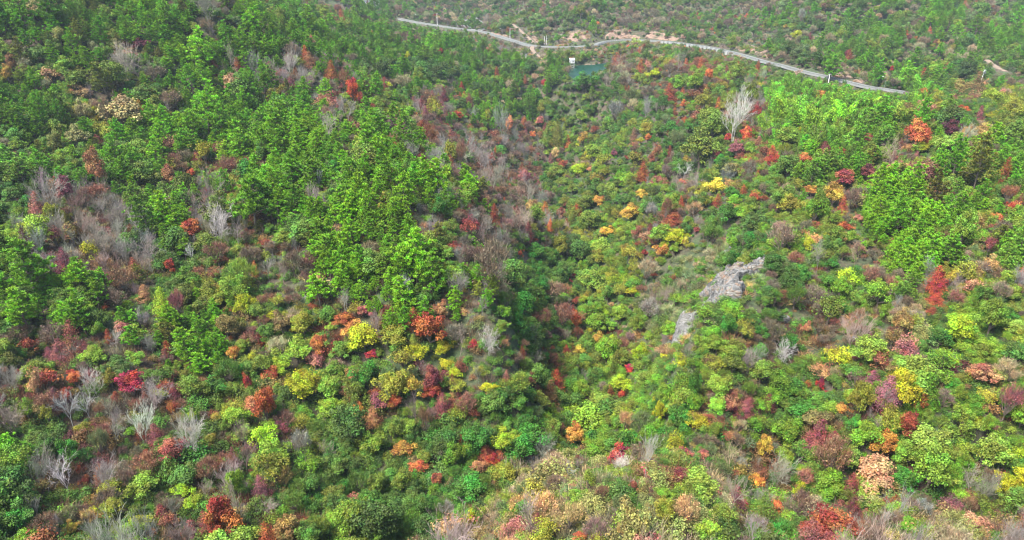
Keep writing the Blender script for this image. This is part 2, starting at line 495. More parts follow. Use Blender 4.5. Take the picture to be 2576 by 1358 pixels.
def limbs(B, r, base_h, tips, r0):
    top = np.array([0, 0, base_h]); B.tube((0, 0, -.5), (0.02, 0, base_h * .6), r0 * 1.25, r0, 6)
    B.tube((0.02, 0, base_h * .6), top, r0, r0 * .8, 6)
    for t in tips:
        mid = top + (t - top) * .5 + np.array([0, 0, -.05]) + r.normal(size=3) * .04
        B.tube(top, mid, r0 * .55, r0 * .3, 4); B.tube(mid, t, r0 * .3, r0 * .1, 4)
def crown_broadleaf(seed, zc=1.45, hz=.85, ncl=34, per=95, flat=1.0, ls=.062, open_=0.0, lop=.25):
    r = np.random.RandomState(seed)
    d = sph(r, ncl, -.55) * (1 + .28 * r.normal(size=(ncl, 1)))
    rad = r.uniform(.45, .86, ncl) * (1 + lop * np.sin(np.arctan2(d[:, 1], d[:, 0]) * 2 + seed))
    C = d * rad[:, None] * [1, 1, hz] + [0, 0, zc]
    C[:6] = r.normal(size=(6, 3)) * .28 + [0, 0, zc]
    C[:, 2] += lop * .6 * C[:, 0] * math.sin(seed)
    cr = r.uniform(.20, .38, ncl)
    P = []; N = []; cl = []
    for i in range(ncl):
        m = int(1.35 * per * (cr[i] / .29) ** 2 * (1 - open_))
        q = sph(r, m, -.6)
        rr = cr[i] * (r.uniform(.6, 1.15, m) + (r.rand(m) < .14) * r.uniform(0, .75, m))
        P.append(C[i] + q * rr[:, None] * [1, 1, .8 * flat])
        N.append(unit(q * .9 + np.array([0, 0, .55]) + r.normal(size=(m, 3)) * .55)); cl.append(np.full(m, r.rand()))
    P = np.concatenate(P); N = np.concatenate(N); cl = np.concatenate(cl)
    V, Q = leaf_quads(r, P, N, ls * .95 * r.uniform(.5, 1.5, len(P)))
    B = Build(); limbs(B, r, .55, C[6:18], .075)
    return V, Q, cl, r.rand(len(P)), B
def crown_cone(seed, H=2.9, tiers=12, ls=.05, top=.06, droop=-.1):
    r = np.random.RandomState(seed)
    P = []; N = []; cl = []; tips = []
    for t in np.linspace(0, 1, tiers):
        z = .55 + t * (H - .55); R = (1 - t) ** .72 * .98 + top
        nb = int(4 + 5 * (1 - t)); off = r.rand() * 6.28
        for k in range(nb):
            a = off + k * 6.283 / nb + r.normal() * .2; L = R * r.uniform(.72, 1.12)
            m = int(55 * (.35 + L)); s = r.uniform(.25, 1, m) ** .7
            c = r.rand()
            sp = .09 + .10 * s * L
            p = np.stack([np.cos(a) * s * L, np.sin(a) * s * L, z + droop * s * L + .1 * s * s], 1) + r.normal(size=(m, 3)) * sp[:, None] * [1, 1, .7]
            P.append(p); N.append(unit(np.stack([np.cos(a) + 0 * s, np.sin(a) + 0 * s, .9 + 0 * s], 1) + r.normal(size=(m, 3)) * .5)); cl.append(np.full(m, c))
            if r.rand() < .35: tips.append(np.array([np.cos(a) * L * .8, np.sin(a) * L * .8, z]))
    P = np.concatenate(P); N = np.concatenate(N); cl = np.concatenate(cl)
    V, Q = leaf_quads(r, P, N, ls * r.uniform(.6, 1.3, len(P)), .55)
    B = Build(); B.tube((0, 0, -.5), (0, 0, 1.2), .06, .045, 6); B.tube((0, 0, 1.2), (0, 0, H * .96), .045, .01, 5)
    for t in tips[:16]: B.tube((0, 0, t[2] - .1), t, .016, .006, 3)
    return V, Q, cl, r.rand(len(P)), B
def crown_pine(seed, H=3.3):
    """open pine: whorls of up-curved boughs ending in brushes of needles"""
    r = np.random.RandomState(seed)
    P = []; D = []; cl = []; B = Build()
    lean = r.normal(size=2) * .05
    ax = lambda z: np.array([lean[0] * z, lean[1] * z, z])
    B.tube(ax(-.5), ax(1.4), .06, .045, 6); B.tube(ax(1.4), ax(H * .97), .045, .012, 5)
    tiers = 12
    for t in np.linspace(0, 1, tiers):
        z = 1.0 + t * (H - 1.05); R = (1 - t ** 1.9) * .92 + .10; R *= r.uniform(.75, 1.15)
        nb = 6 if t < .8 else 4; off = r.rand() * 6.28
        for k in range(nb):
            if t < .3 and r.rand() < .3: continue
            a = off + k * 6.283 / nb + r.normal() * .25; L = R * r.uniform(.6, 1.12)
            zj = z + r.normal() * .09
            e = ax(zj) + np.array([np.cos(a) * L, np.sin(a) * L, .42 * L + r.normal() * .08])
            B.tube(ax(z), e, .018, .006, 3)
            nt_ = max(2, int(5.5 * L)); c0 = r.rand()
            for j in range(nt_):
                s = .38 + .62 * (j + r.rand()) / nt_
                c = ax(z) + (e - ax(z)) * s + r.normal(size=3) * .13 * np.array([1, 1, .8])
                m = 30
                q = unit(sph(r, m, -.15) + np.array([np.cos(a) * .35, np.sin(a) * .35, .45]))
                P.append(c + q * r.uniform(0, .07, m)[:, None]); D.append(q); cl.append(np.full(m, c0 * .6 + r.rand() * .4))
    c = ax(H); m = 60; q = unit(sph(r, m, -.1) + [0, 0, .7]); P.append(c + q * .02); D.append(q); cl.append(np.full(m, r.rand()))
    P = np.concatenate(P); D = np.concatenate(D); cl = np.concatenate(cl)
    V, T = blades(r, P, D, r.uniform(.11, .20, len(P)), r.uniform(.022, .036, len(P)), .45)
    return V, T, cl, r.rand(len(P)), B
def bare_tree(seed, spread=.5, H=3.0, lv=5, upright=.35, multi=1, thick=.05):
    r = np.random.RandomState(seed); B = Build(); T = Build()
    def grow(p, d, L, rad, l, target):
        d = unit(d); segs = 3 if l < 2 else 2
        q = p
        for s_ in range(segs):
            d = unit(d + r.normal(size=3) * .10 + np.array([0, 0, .06]))
            q2 = q + d * L / segs; r1 = rad * (1 - .28 * (s_ + 1) / segs)
            (T if l == 0 else B).tube(q, q2, rad * (1 - .28 * s_ / segs), r1, 5 if l < 2 else 3)
            if l > 0 and l < lv - 1 and s_ < segs - 1: side(q2, d, L * .62, r1 * .5, l + 1)
            if l == 0 and s_ > 0: 
                for _ in range(2): side(q2, d, L * .55, r1 * .45, 1)
            q = q2
        if l < lv - 1:
            for k in range(2 if l > 1 else 3): side(q, d, L * r.uniform(.55, .8), rad * .58, l + 1)
    def side(p, d, L, rad, l):
        a = unit(np.cross(d, r.normal(size=3)))
        grow(p, d + a * spread * r.uniform(.7, 1.5) + np.array([0, 0, upright * .5]), L * r.uniform(.8, 1.15), max(rad, .0065), l, None)
    for k in range(multi):
        d0 = np.array([r.normal() * .08 + (k - (multi - 1) / 2) * .22, r.normal() * .1, 1.0])
        grow(np.array([0, 0, -.3]), d0, H * .46, thick / math.sqrt(multi), 0, None)
    # normalise to unit radius / height H
    V, a, b = B.arrays(); V2, c, d = T.arrays()
    rad = np.percentile(np.hypot(V[:, 0], V[:, 1]), 96); top = V[:, 2].max()
    sc = np.array([1 / rad, 1 / rad, H / top]); B.V = [V * sc]; T.V = [V2 * sc]
    return B, T
def crown_twiggy(seed, ls=.045, leaves=420):
    """thin crown of fine upright twigs with some leaves left"""
    r = np.random.RandomState(seed); B = Build()
    ncl = 26; d = sph(r, ncl, -.3)
    C = d * r.uniform(.4, .8, ncl)[:, None] * [1, 1, .8] + [0, 0, 1.35]
    limbs(B, r, .5, C, .05)
    P = []; D = []; cl = []
    for c in C:
        m = 46; q = unit(sph(r, m, -.05) * .8 + unit(c - np.array([0, 0, .6])) * .9)
        P.append(c + r.normal(size=(m, 3)) * .10); D.append(q); cl.append(np.full(m, r.rand()))
    P = np.concatenate(P); D = np.concatenate(D); cl = np.concatenate(cl)
    V, T = blades(r, P, D, r.uniform(.2, .42, len(P)), r.uniform(.007, .012, len(P)))
    Pl = P[r.choice(len(P), leaves)] + r.normal(size=(leaves, 3)) * .12; Pl += D[r.choice(len(P), leaves)] * .1
    V2, Q = leaf_quads(r, Pl, unit(r.normal(size=(leaves, 3)) + [0, 0, 1]), ls * r.uniform(.6, 1.4, leaves))
    return V, T, V2, Q, np.concatenate([cl, r.rand(leaves)]), r.rand(len(P) + leaves), B
def crown_bamboo(seed, H=2.9):
    r = np.random.RandomState(seed); B = Build(); P = []; N = []; cl = []
    for k in range(7):
        a = r.rand() * 6.28; b0 = np.array([np.cos(a), np.sin(a), 0]) * r.uniform(.05, .4); dirv = np.array([np.cos(a), np.sin(a), 0])
        h = H * r.uniform(.8, 1.05); reach = r.uniform(.5, .95); c = r.rand()
        pts = [b0 + dirv * reach * t ** 2.6 + np.array([0, 0, h * (t - .13 * t ** 4)]) for t in np.linspace(0, 1, 8)]
        for p, q in zip(pts[:-1], pts[1:]): B.tube(p, q, .02, .014, 4)
        m = 330; t = r.uniform(.32, 1, m) ** .85
        cen = b0 + dirv * (reach * t ** 2.6)[:, None] + np.stack([0 * t, 0 * t, h * (t - .13 * t ** 4)], 1)
        w = .40 * np.sin(np.clip((t - .3) / .7, 0, 1) ** .6 * 2.6 + .3) + .06
        q = unit(r.normal(size=(m, 3)) * [1, 1, .35])
        P.append(cen + q * w[:, None] * r.uniform(.3, 1, m)[:, None] - np.array([0, 0, 1]) * (w * .35)[:, None])
        N.append(unit(q + [0, 0, .8] + r.normal(size=(m, 3)) * .35)); cl.append(np.full(m, c))
    P = np.concatenate(P); N = np.concatenate(N); cl = np.concatenate(cl)
    V, Q = leaf_quads(r, P, N, .07 * r.uniform(.6, 1.4, len(P)), .38)
    return V, Q, cl, r.rand(len(P)), B
def crown_shrub(seed, n=760, hz=.75, ls=.06):
    r = np.random.RandomState(seed)
    C = sph(r, 11, -.1) * r.uniform(.2, .72, 11)[:, None] * [1, 1, hz] + [0, 0, .3]
    i = r.randint(0, 11, n); q = sph(r, n, -.4)
    P = C[i] + q * (r.uniform(.2, .4, n) + (r.rand(n) < .15) * r.uniform(0, .35, n))[:, None]; P[:, 2] = np.maximum(P[:, 2], 0.02)
    N = unit(q + [0, 0, .6] + r.normal(size=(n, 3)) * .45)
    V, Q = leaf_quads(r, P, N, ls * r.uniform(.6, 1.4, n))
    return V, Q, r.rand(11)[i], r.rand(n)
def crown_brush(seed, n=420):
    """leafless brush: a fan of fine stems"""
    r = np.random.RandomState(seed)
    b = r.normal(size=(n, 3)) * [.4, .4, 0]; z = r.uniform(0, .7, n) ** 1.2; D = unit(r.normal(size=(n, 3)) * .45 + [0, 0, 1] + b * .9)
    P = b + D * z[:, None]
    V, T = blades(r, P, D, r.uniform(.3, .6, n), r.uniform(.012, .022, n))
    return V, T, r.rand(n), r.rand(n)
def crown_grass(seed, n=260):
    r = np.random.RandomState(seed)
    b = r.normal(size=(n, 3)) * [.35, .35, 0]; D = unit(r.normal(size=(n, 3)) * .6 + [0, 0, .8] + b)
    V, T = blades(r, b, D, r.uniform(.5, 1.0, n), r.uniform(.02, .035, n))
    V = V.reshape(-1, 3, 3); V[:, 2, 2] *= .75; V = V.reshape(-1, 3)
    return V, T, r.rand(n), r.rand(n)

class Proto: pass
PROTO = {}
def merged(name, V, faces, cl, rn, B, leafmat, bark, nleaf):
    Vb, a, b = B.arrays() if B else (np.zeros((0, 3)), np.zeros((0, 3), int), np.zeros((0, 4), int))
    off = len(V)
    Fl = list(faces) + [f + off for f in (a, b) if len(f)]
    nb = sum(len(f) for f in (a, b) if len(f))
    return mesh_np(name, np.concatenate([V, Vb]), Fl, [leafmat, bark], np.r_[np.zeros(nleaf), np.ones(nb)],
                   {'clump': np.r_[cl, np.zeros(nb)], 'rnd': np.r_[rn, np.zeros(nb)]})
def reg(kind, V, faces, cl, rn, B, leafmat, height, bark=None, mid=.6):
    bark = bark or M_BARK
    p = Proto(); nleaf = len(cl)
    k = len(PROTO.setdefault(kind, []))
    p.crown = mesh_np(kind + '_crown', V, faces, [leafmat], None, {'clump': cl, 'rnd': rn})
    p.trunk = B.mesh(kind + '_trunk', bark) if B else None
    p.full = merged(kind, V, faces, cl, rn, B, leafmat, bark, nleaf)
    p.H = height; p.mid = mid; p.kind = kind
    p.zlo = float(np.percentile(V[:, 2], 2)); p.zhi = float(V[:, 2].max())
    PROTO[kind].append(p)
for s in range(10):
    V, Q, cl, rn, B = crown_broadleaf(10 + s, zc=[1.45, 1.45, 1.6, 1.5, 1.5, 1.45, 1.7, 1.5, 1.55, 1.4][s], hz=[.85, .8, 1.05, .78, .9, .8, 1.15, 1.0, .9, .95][s], lop=[.15, .3, .1, .25, .35, .2, .2, .3, .15, .25][s], per=[95, 90, 95, 100, 80, 95, 85, 90, 75, 100][s], ncl=[34, 28, 40, 30, 34, 24, 36, 44, 30, 38][s])
    reg('broad', V, [Q], cl, rn, B, M_LEAF, 2.4)
for s in range(4):
    V, Q, cl, rn, B = crown_broadleaf(40 + s, zc=1.4, hz=.85, ncl=26, per=42, ls=.058, lop=.35)
    reg('open', V, [Q], cl, rn, B, M_LEAF, 2.4)
for s in range(4):
    V, Q, cl, rn, B = crown_cone(60 + s, H=[2.9, 3.4, 2.6, 3.1][s])
    reg('cone', V, [Q], cl, rn, B, M_LEAF, 3.0)
for s in range(6):
    V, T, cl, rn, B = crown_pine(80 + s, H=[3.3, 3.7, 3.0, 3.4, 2.8, 3.5][s])
    reg('pine', V, [T], cl, rn, B, M_NEEDLE, 3.4)
for s in range(5):
    V, T, V2, Q, cl, rn, B = crown_twiggy(100 + s, leaves=[520, 220, 800, 160, 400][s])
    reg('twiggy', np.concatenate([V, V2]), [T, Q + len(V)], cl, rn, B, M_LEAF, 2.3)
for s in range(4):
    V, Q, cl, rn, B = crown_bamboo(120 + s)
    reg('bamboo', V, [Q], cl, rn, B, M_BAMBOO, 3.4)
for s in range(5):
    V, Q, cl, rn = crown_shrub(140 + s, hz=[.75, .6, .9, .7, .8][s]); reg('shrub', V, [Q], cl, rn, None, M_LEAF, 1.1)
for s in range(3):
    V, T, cl, rn = crown_brush(150 + s); reg('brush', V, [T], cl, rn, None, M_LEAF, 1.1)
for s in range(3):
    V, T, cl, rn = crown_grass(160 + s); reg('tuft', V, [T], cl, rn, None, M_LEAF, .9)
for s in range(7):
    B, T = bare_tree(170 + s, spread=[.65, .8, .95, .6, .8, 1.0, .5][s], H=[3.2, 2.8, 2.4, 3.6, 2.6, 3.0, 3.4][s], lv=5, multi=[1, 1, 2, 1, 3, 1, 2][s], upright=[.3, .3, .2, .35, .3, .1, .5][s], thick=.034)
    p = Proto(); p.crown = B.mesh('bare_branches', M_TWIG); p.trunk = T.mesh('bare_trunk', M_TWIG)
    V1, a, b = B.arrays(); V2, c, d = T.arrays(); o = len(V1)
    p.full = mesh_np('bare', np.concatenate([V1, V2]), [f for f in (np.concatenate([a, c + o]), np.concatenate([b, d + o])) if len(f)], [M_TWIG])
    p.H = [3.2, 2.8, 2.4, 3.6, 2.6, 3.0, 3.4][s]; p.mid = .6; p.kind = 'bare'; p.zlo = .9; p.zhi = p.H
    PROTO.setdefault('bare', []).append(p)
print('protos', round(time.time() - T0, 1), {k: len(v[0].full.polygons) for k, v in PROTO.items()})

# ------------------------------------------------------------------ colours (albedos)
C = dict(
 pine=(.095,.25,.022), brightpine=(.125,.29,.022), dullpine=(.10,.205,.03), olivepine=(0.11,0.135,0.025), darkgreen=(.040,.092,.018), 
 emerald=(.030,.115,.016), green=(.080,.175,.018), midgreen=(.060,.130,.022), greygreen=(.085,.125,.05), lime=(.115,.205,.025), 
 vividlime=(.165,.275,.022), softlime=(.125,.20,.035), olive=(.09,.135,.022), limeolive=(.105,.18,.025), yellowolive=(.15,.165,.025), 
 yellow=(0.308,0.238,0.047), yellowgreen=(.21,.24,.02), gold=(0.317,0.183,0.045), orange=(0.327,0.122,0.045), orangetan=(0.268,0.151,0.071), 
 rust=(.18,.065,.028), rustorange=(.235,.09,.03), red=(.21,.035,.028), scarlet=(.27,.035,.028), redorange=(.25,.065,.03), 
 pinkred=(.19,.06,.045), maroon=(0.113,0.028,0.036), darkmaroon=(0.063,0.019,0.024), maroonpink=(0.165,0.06,0.062), 
 pinkbrown=(.17,.095,.06), salmon=(0.268,0.121,0.088), brown=(0.15,0.075,0.04), redbrown=(0.139,0.048,0.039), tan=(0.3,0.21,0.1), 
 tanyellow=(.20,.165,.055), pale=(0.236,0.225,0.098), paleolive=(.175,.185,.06), mauve=(.135,.10,.08), grey=(0.17,0.17,0.16), 
 greybrown=(.12,.092,.065), greytan=(0.24,0.2,0.13), white=(.36,.355,.33), whitepink=(.22,.175,.155), palegrey=(.205,.195,.17), 
 olivebrown=(0.14,0.11,0.04), bamboo=(.080,.205,.020), brightyellow=(0.398,0.328,0.05), peach=(0.283,0.178,0.104), 
palegrass=(.17,.20,.095), )
for _k, _c in list(C.items()):
    _m = sum(_c) / 3; C[_k] = tuple(max(.006, _m + (v - _m) * 1.08) for v in _c)
CW = dict(palegrass='pale green', pine='green', brightpine='bright green', dullpine='dull green', olivepine='olive green', darkgreen='dark green', emerald='deep emerald green',
 green='fresh green', midgreen='mid green', greygreen='grey green', lime='lime green', vividlime='vivid lime green', softlime='soft light green',
 olive='olive', limeolive='lime olive', yellowolive='yellowish olive', yellow='yellow', yellowgreen='yellow green', gold='golden yellow',
 orange='orange', orangetan='tan orange', rust='rust red', rustorange='rusty orange', red='crimson', scarlet='scarlet', redorange='red orange',
 pinkred='pinkish red', maroon='maroon', darkmaroon='dark maroon', maroonpink='dusky maroon', pinkbrown='pinkish brown', salmon='salmon pink',
 brown='brown', redbrown='red brown', tan='tan', tanyellow='straw yellow', pale='pale cream green', paleolive='pale olive', mauve='mauve grey',
 grey='grey', greybrown='grey brown', greytan='grey tan', white='white', whitepink='pinkish white', palegrey='pale grey', olivebrown='olive brown',
 bamboo='bright green', brightyellow='bright yellow', peach='peach')
# ------------------------------------------------------------------ what grows where (32 x 18 cells over the frame)
MAP = """
p pY p p P P P PF f fM M f F F F F F F F F F F F F Ff F f f F f FM F
p p p pY P P P Pf P P f f f f f GF E E E ME E F EF E F F f f F FM f f
p p p p P P P GP G G RM fM f f f f f fD Df GF M M M MD EF f EF Ef f f F F
pM p Y YP p P P P P GP GM GY MY R MP fP fD D D D DG M YM G B B B B BM MD D Y
p p p pY P P P P P P PG P GR MG GR MG GR Y D YD D D Y M YB B Bp p Mp p TM DY
pD p p p p M M M P P P P P GM G G RG D Y D M DG D M M p p Y RT p p p
D R R G GP pM pM M Pp P P P MP PD PG G G D YD D D GM YM D YH pY TG P P Mp pY M
L R R RG pD P R MG Sp P P P P P G G GM MG YD Y MR MD D DH YL Y MS P P P Y Mp
pL R R G G D M M GS S P P P P PG G D D DY Y YH H HK KD DS SD S S P PM TY pD
pD p p RG GY D Y Y SD S SP P P P P DG D D Y YL GH H K KD DS S DL SL Sp RY TY MD
p p p p G pP P M DY Y M MP MP RP GR D D DR L L HK KH D D S S S GS T DL L DL
DM RG RG G P pM P M Y LM M YT Y Y GR GD DG M DY M YK KY Y SR SD S S SR T L L DL
GR RM G RG GR YR MY D MR Y YM D TY RM RY DG DM MD YL L LD D MS SY L DY YM RL YL D RM TL
GR GR G G G RG MY YM DM DY Y MR Y RG MD D D L L ML L DY MR SR D Y YD MR L LG L LR
pY D GR G RG RG YG LR GL GL D Y YD D D LD D MD LD D D DY DY DY DY MY ML L LS LS S LS
pD G G RG RY DY RD LR DY DG D D MD DM D MD TG TG TG GT TR MT GT M D ML D L MR L LR LD
D GR G Y YL RG RM R DR D DY D D D D YT T T T GT TR LT TR YG MD GL DR TG GT DG GR MY
D DM GM Y Y RG DR TD M DM LY D D D GY T TM T T T T TR LTD GD DY RD RT GT GT T TR GR
"""
GRID = [r.split() for r in MAP.strip().split('\n')]
assert all(len(r) == 32 for r in GRID) and len(GRID) == 18, [len(r) for r in GRID]
# zone: density of trees, [(weight, kind, colour, radius)], undergrowth density, [undergrowth (weight, kind, colour)]
Z = {
 'P': (.97, [(.52,'pine','brightpine',2.7),(.26,'pine','pine',2.6),(.06,'pine','olivepine',2.5),(.07,'broad','midgreen',2.2),(.03,'broad','limeolive',2.2),(.03,'twiggy','greybrown',2.2),(.02,'bare','palegrey',2.2)],
       .5, [(.4,'shrub','midgreen'),(.25,'shrub','olivebrown'),(.2,'brush','brown'),(.15,'tuft','tan')]),
 'p': (.95, [(.22,'pine','dullpine',2.7),(.34,'pine','pine',2.6),(.14,'pine','brightpine',2.6),(.05,'pine','olivepine',2.6),(.13,'broad','midgreen',2.4),(.06,'broad','olive',2.4),(.05,'broad','limeolive',2.3),(.03,'twiggy','greytan',2.2),(.02,'open','orangetan',2)],
       .5, [(.5,'shrub','midgreen'),(.3,'shrub','olive'),(.2,'brush','olivebrown')]),
 'f': (.97, [(.38,'pine','pine',2.9),(.18,'pine','dullpine',2.8),(.10,'twiggy','greytan',2.4),(.18,'broad','darkgreen',2.6),(.07,'broad','olive',2.4),(.03,'broad','limeolive',2.3),(.02,'twiggy','greybrown',2.4),(.012,'cone','rust',2)],
       .5, [(.6,'shrub','darkgreen'),(.4,'shrub','midgreen')]),
 'F': (.9, [(.20,'twiggy','greybrown',2.5),(.14,'twiggy','greytan',2.5),(.08,'twiggy','mauve',2.4),(.12,'broad','greygreen',2.4),(.15,'broad','darkgreen',2.5),(.12,'broad','midgreen',2.4),(.10,'broad','olive',2.3),(.03,'pine','pine',2.6),(.03,'broad','limeolive',2.2),(.02,'open','pinkbrown',2.3),(.008,'broad','rust',1.9),(.006,'broad','orange',1.8)],
       .7, [(.35,'shrub','darkgreen'),(.2,'shrub','greygreen'),(.2,'shrub','greybrown'),(.15,'brush','greytan'),(.1,'shrub','olive')]),
 'D': (.72, [(.16,'broad','darkgreen',2.3),(.12,'twiggy','midgreen',2.2),(.14,'broad','midgreen',2.2),(.12,'broad','emerald',2.0),(.10,'open','green',2.1),(.10,'broad','olive',2.2),(.08,'twiggy','greygreen',2.3),(.06,'open','limeolive',2.1),(.06,'twiggy','greybrown',2.1),(.008,'open','rust',1.6)],
       .95, [(.4,'shrub','midgreen'),(.25,'shrub','darkgreen'),(.15,'shrub','emerald'),(.1,'shrub','green'),(.1,'shrub','greygreen')]),
 'M': (.85, [(.10,'broad','olive',2.3),(.08,'twiggy','olive',2.3),(.10,'open','yellowolive',2.2),(.1,'broad','midgreen',2.2),(.1,'open','brown',2.2),(.08,'twiggy','pinkbrown',2.3),(.04,'cone','rustorange',2.0),(.025,'open','orange',2.0),(.12,'broad','limeolive',2.1),(.06,'broad','darkgreen',2.1),(.1,'twiggy','greybrown',2.2),(.03,'cone','redbrown',2.0),(.02,'open','salmon',1.9),(.05,'bare','palegrey',2.2)],
       .85, [(.3,'shrub','midgreen'),(.2,'shrub','olive'),(.2,'shrub','olivebrown'),(.1,'shrub','rust'),(.2,'brush','brown')]),
 'G': (.85, [(.28,'bare','palegrey',2.3),(.08,'bare','whitepink',2.2),(.10,'twiggy','pinkbrown',2.2),(.05,'cone','rust',1.8),(.15,'twiggy','mauve',2.3),(.16,'twiggy','greybrown',2.3),(.08,'open','midgreen',1.8),(.04,'open','olive',1.8),(.03,'open','rust',1.7),(.03,'broad','darkgreen',1.9)],
       .85, [(.3,'shrub','midgreen'),(.3,'brush','greybrown'),(.2,'brush','mauve'),(.2,'shrub','olivebrown')]),
 'R': (.85, [(.18,'bare','palegrey',2.5),(.12,'bare','whitepink',2.4),(.20,'twiggy','pinkbrown',2.3),(.12,'twiggy','mauve',2.3),(.1,'cone','redbrown',2.1),(.07,'cone','maroonpink',2.1),(.07,'open','brown',2.1),(.05,'open','rust',2.0),(.08,'open','olive',2.0),(.05,'broad','midgreen',1.9),(.03,'open','orangetan',1.9)],
       .85, [(.3,'shrub','olivebrown'),(.25,'brush','pinkbrown'),(.25,'shrub','midgreen'),(.2,'shrub','redbrown')]),
 'Y': (.9, [(.12,'broad','olive',2.4),(.12,'twiggy','limeolive',2.3),(.08,'cone','olive',2.0),(.10,'broad','limeolive',2.3),(.14,'open','yellowolive',2.3),(.1,'broad','green',2.2),(.08,'open','yellowgreen',2.1),(.1,'broad','midgreen',2.2),(.05,'twiggy','greytan',2.2),(.04,'open','orangetan',2.1),(.015,'open','rust',1.8),(.05,'twiggy','greybrown',2.2),(.03,'bare','palegrey',2.0)],
       .85, [(.4,'shrub','midgreen'),(.25,'shrub','olive'),(.2,'shrub','limeolive'),(.15,'brush','tan')]),
 'L': (.85, [(.16,'broad','lime',2.3),(.12,'twiggy','lime',2.2),(.06,'cone','green',1.9),(.14,'broad','green',2.2),(.15,'broad','softlime',2.3),(.12,'open','vividlime',2.1),(.1,'broad','midgreen',2.2),(.06,'open','limeolive',2.1),(.06,'twiggy','greytan',2.1),(.01,'open','rust',1.7)],
       .95, [(.35,'shrub','green'),(.3,'shrub','midgreen'),(.2,'shrub','lime'),(.15,'shrub','darkgreen')]),
 'B': (.85, [(1,'bamboo','bamboo',3.3)], .5, [(1,'shrub','green')]),
 'T': (.95, [(.20,'twiggy','greytan',2.5),(.16,'open','paleolive',2.5),(.14,'twiggy','greygreen',2.5),(.12,'open','yellowolive',2.3),(.10,'twiggy','tan',2.4),(.08,'twiggy','mauve',2.4),(.06,'broad','softlime',2.2),(.05,'open','tanyellow',2.2),(.05,'bare','greytan',2.3),(.03,'open','salmon',2.0)],
       .9, [(.3,'shrub','paleolive'),(.3,'brush','greytan'),(.2,'shrub','greygreen'),(.2,'shrub','olive')]),
 'H': (.35, [(.4,'twiggy','greygreen',2.2),(.2,'open','green',1.8),(.2,'twiggy','greytan',2.0),(.2,'broad','midgreen',1.8)],
       1.0, [(.42,'tuft','palegrass'),(.25,'brush','palegrass'),(.13,'shrub','midgreen'),(.2,'shrub','greygreen')]),
 'K': (.22, [(.4,'broad','midgreen',1.8),(.3,'open','green',1.7),(.3,'twiggy','greygreen',1.9)],
       .8, [(.5,'tuft','palegrass'),(.2,'shrub','midgreen'),(.15,'shrub','green'),(.15,'tuft','tan')]),
 'S': (.42, [(.3,'twiggy','greybrown',2.1),(.12,'twiggy','pinkbrown',2.0),(.18,'open','olive',2.0),(.12,'open','limeolive',1.9),(.1,'broad','midgreen',1.9),(.1,'open','green',1.9),(.08,'bare','palegrey',2.0)],
       .5, [(.25,'shrub','midgreen'),(.2,'tuft','tan'),(.2,'brush','brown'),(.2,'shrub','olive'),(.15,'shrub','green')]),
 'E': (.45, [(.3,'broad','greygreen',1.9),(.2,'twiggy','greytan',2.0),(.2,'broad','olive',1.9),(.2,'broad','midgreen',2.0),(.1,'open','limeolive',1.8)],
       .8, [(.25,'shrub','greytan'),(.25,'shrub','olive'),(.2,'brush','tan'),(.3,'shrub','greygreen')]),
}
def zone_at(u, v):
    c = int(min(31, max(0, (u + rs.normal() * 16) // 80.5))); r = int(min(17, max(0, (v + rs.normal() * 14) // 75.45)))
    s = GRID[r][c]
    return s[0] if (len(s) == 1 or rs.rand() < .56) else s[1 + rs.randint(len(s) - 1)]
def pick(lst, q=None):
    w = np.cumsum([x[0] for x in lst]); q = rs.rand() if q is None else q
    return lst[min(len(lst) - 1, int(np.searchsorted(w, q * w[-1])))]
def drift(x, y, s, mixf):
    """uniform 0..1 value that changes slowly over the ground: kinds stand in drifts"""
    a = vnoise(x / s, y / s + 40) + .5 * vnoise(x / s * 2.3 + 9, y / s * 2.3) + mixf * (rs.rand(len(x)) - .5)
    return np.argsort(np.argsort(a)) / len(a)

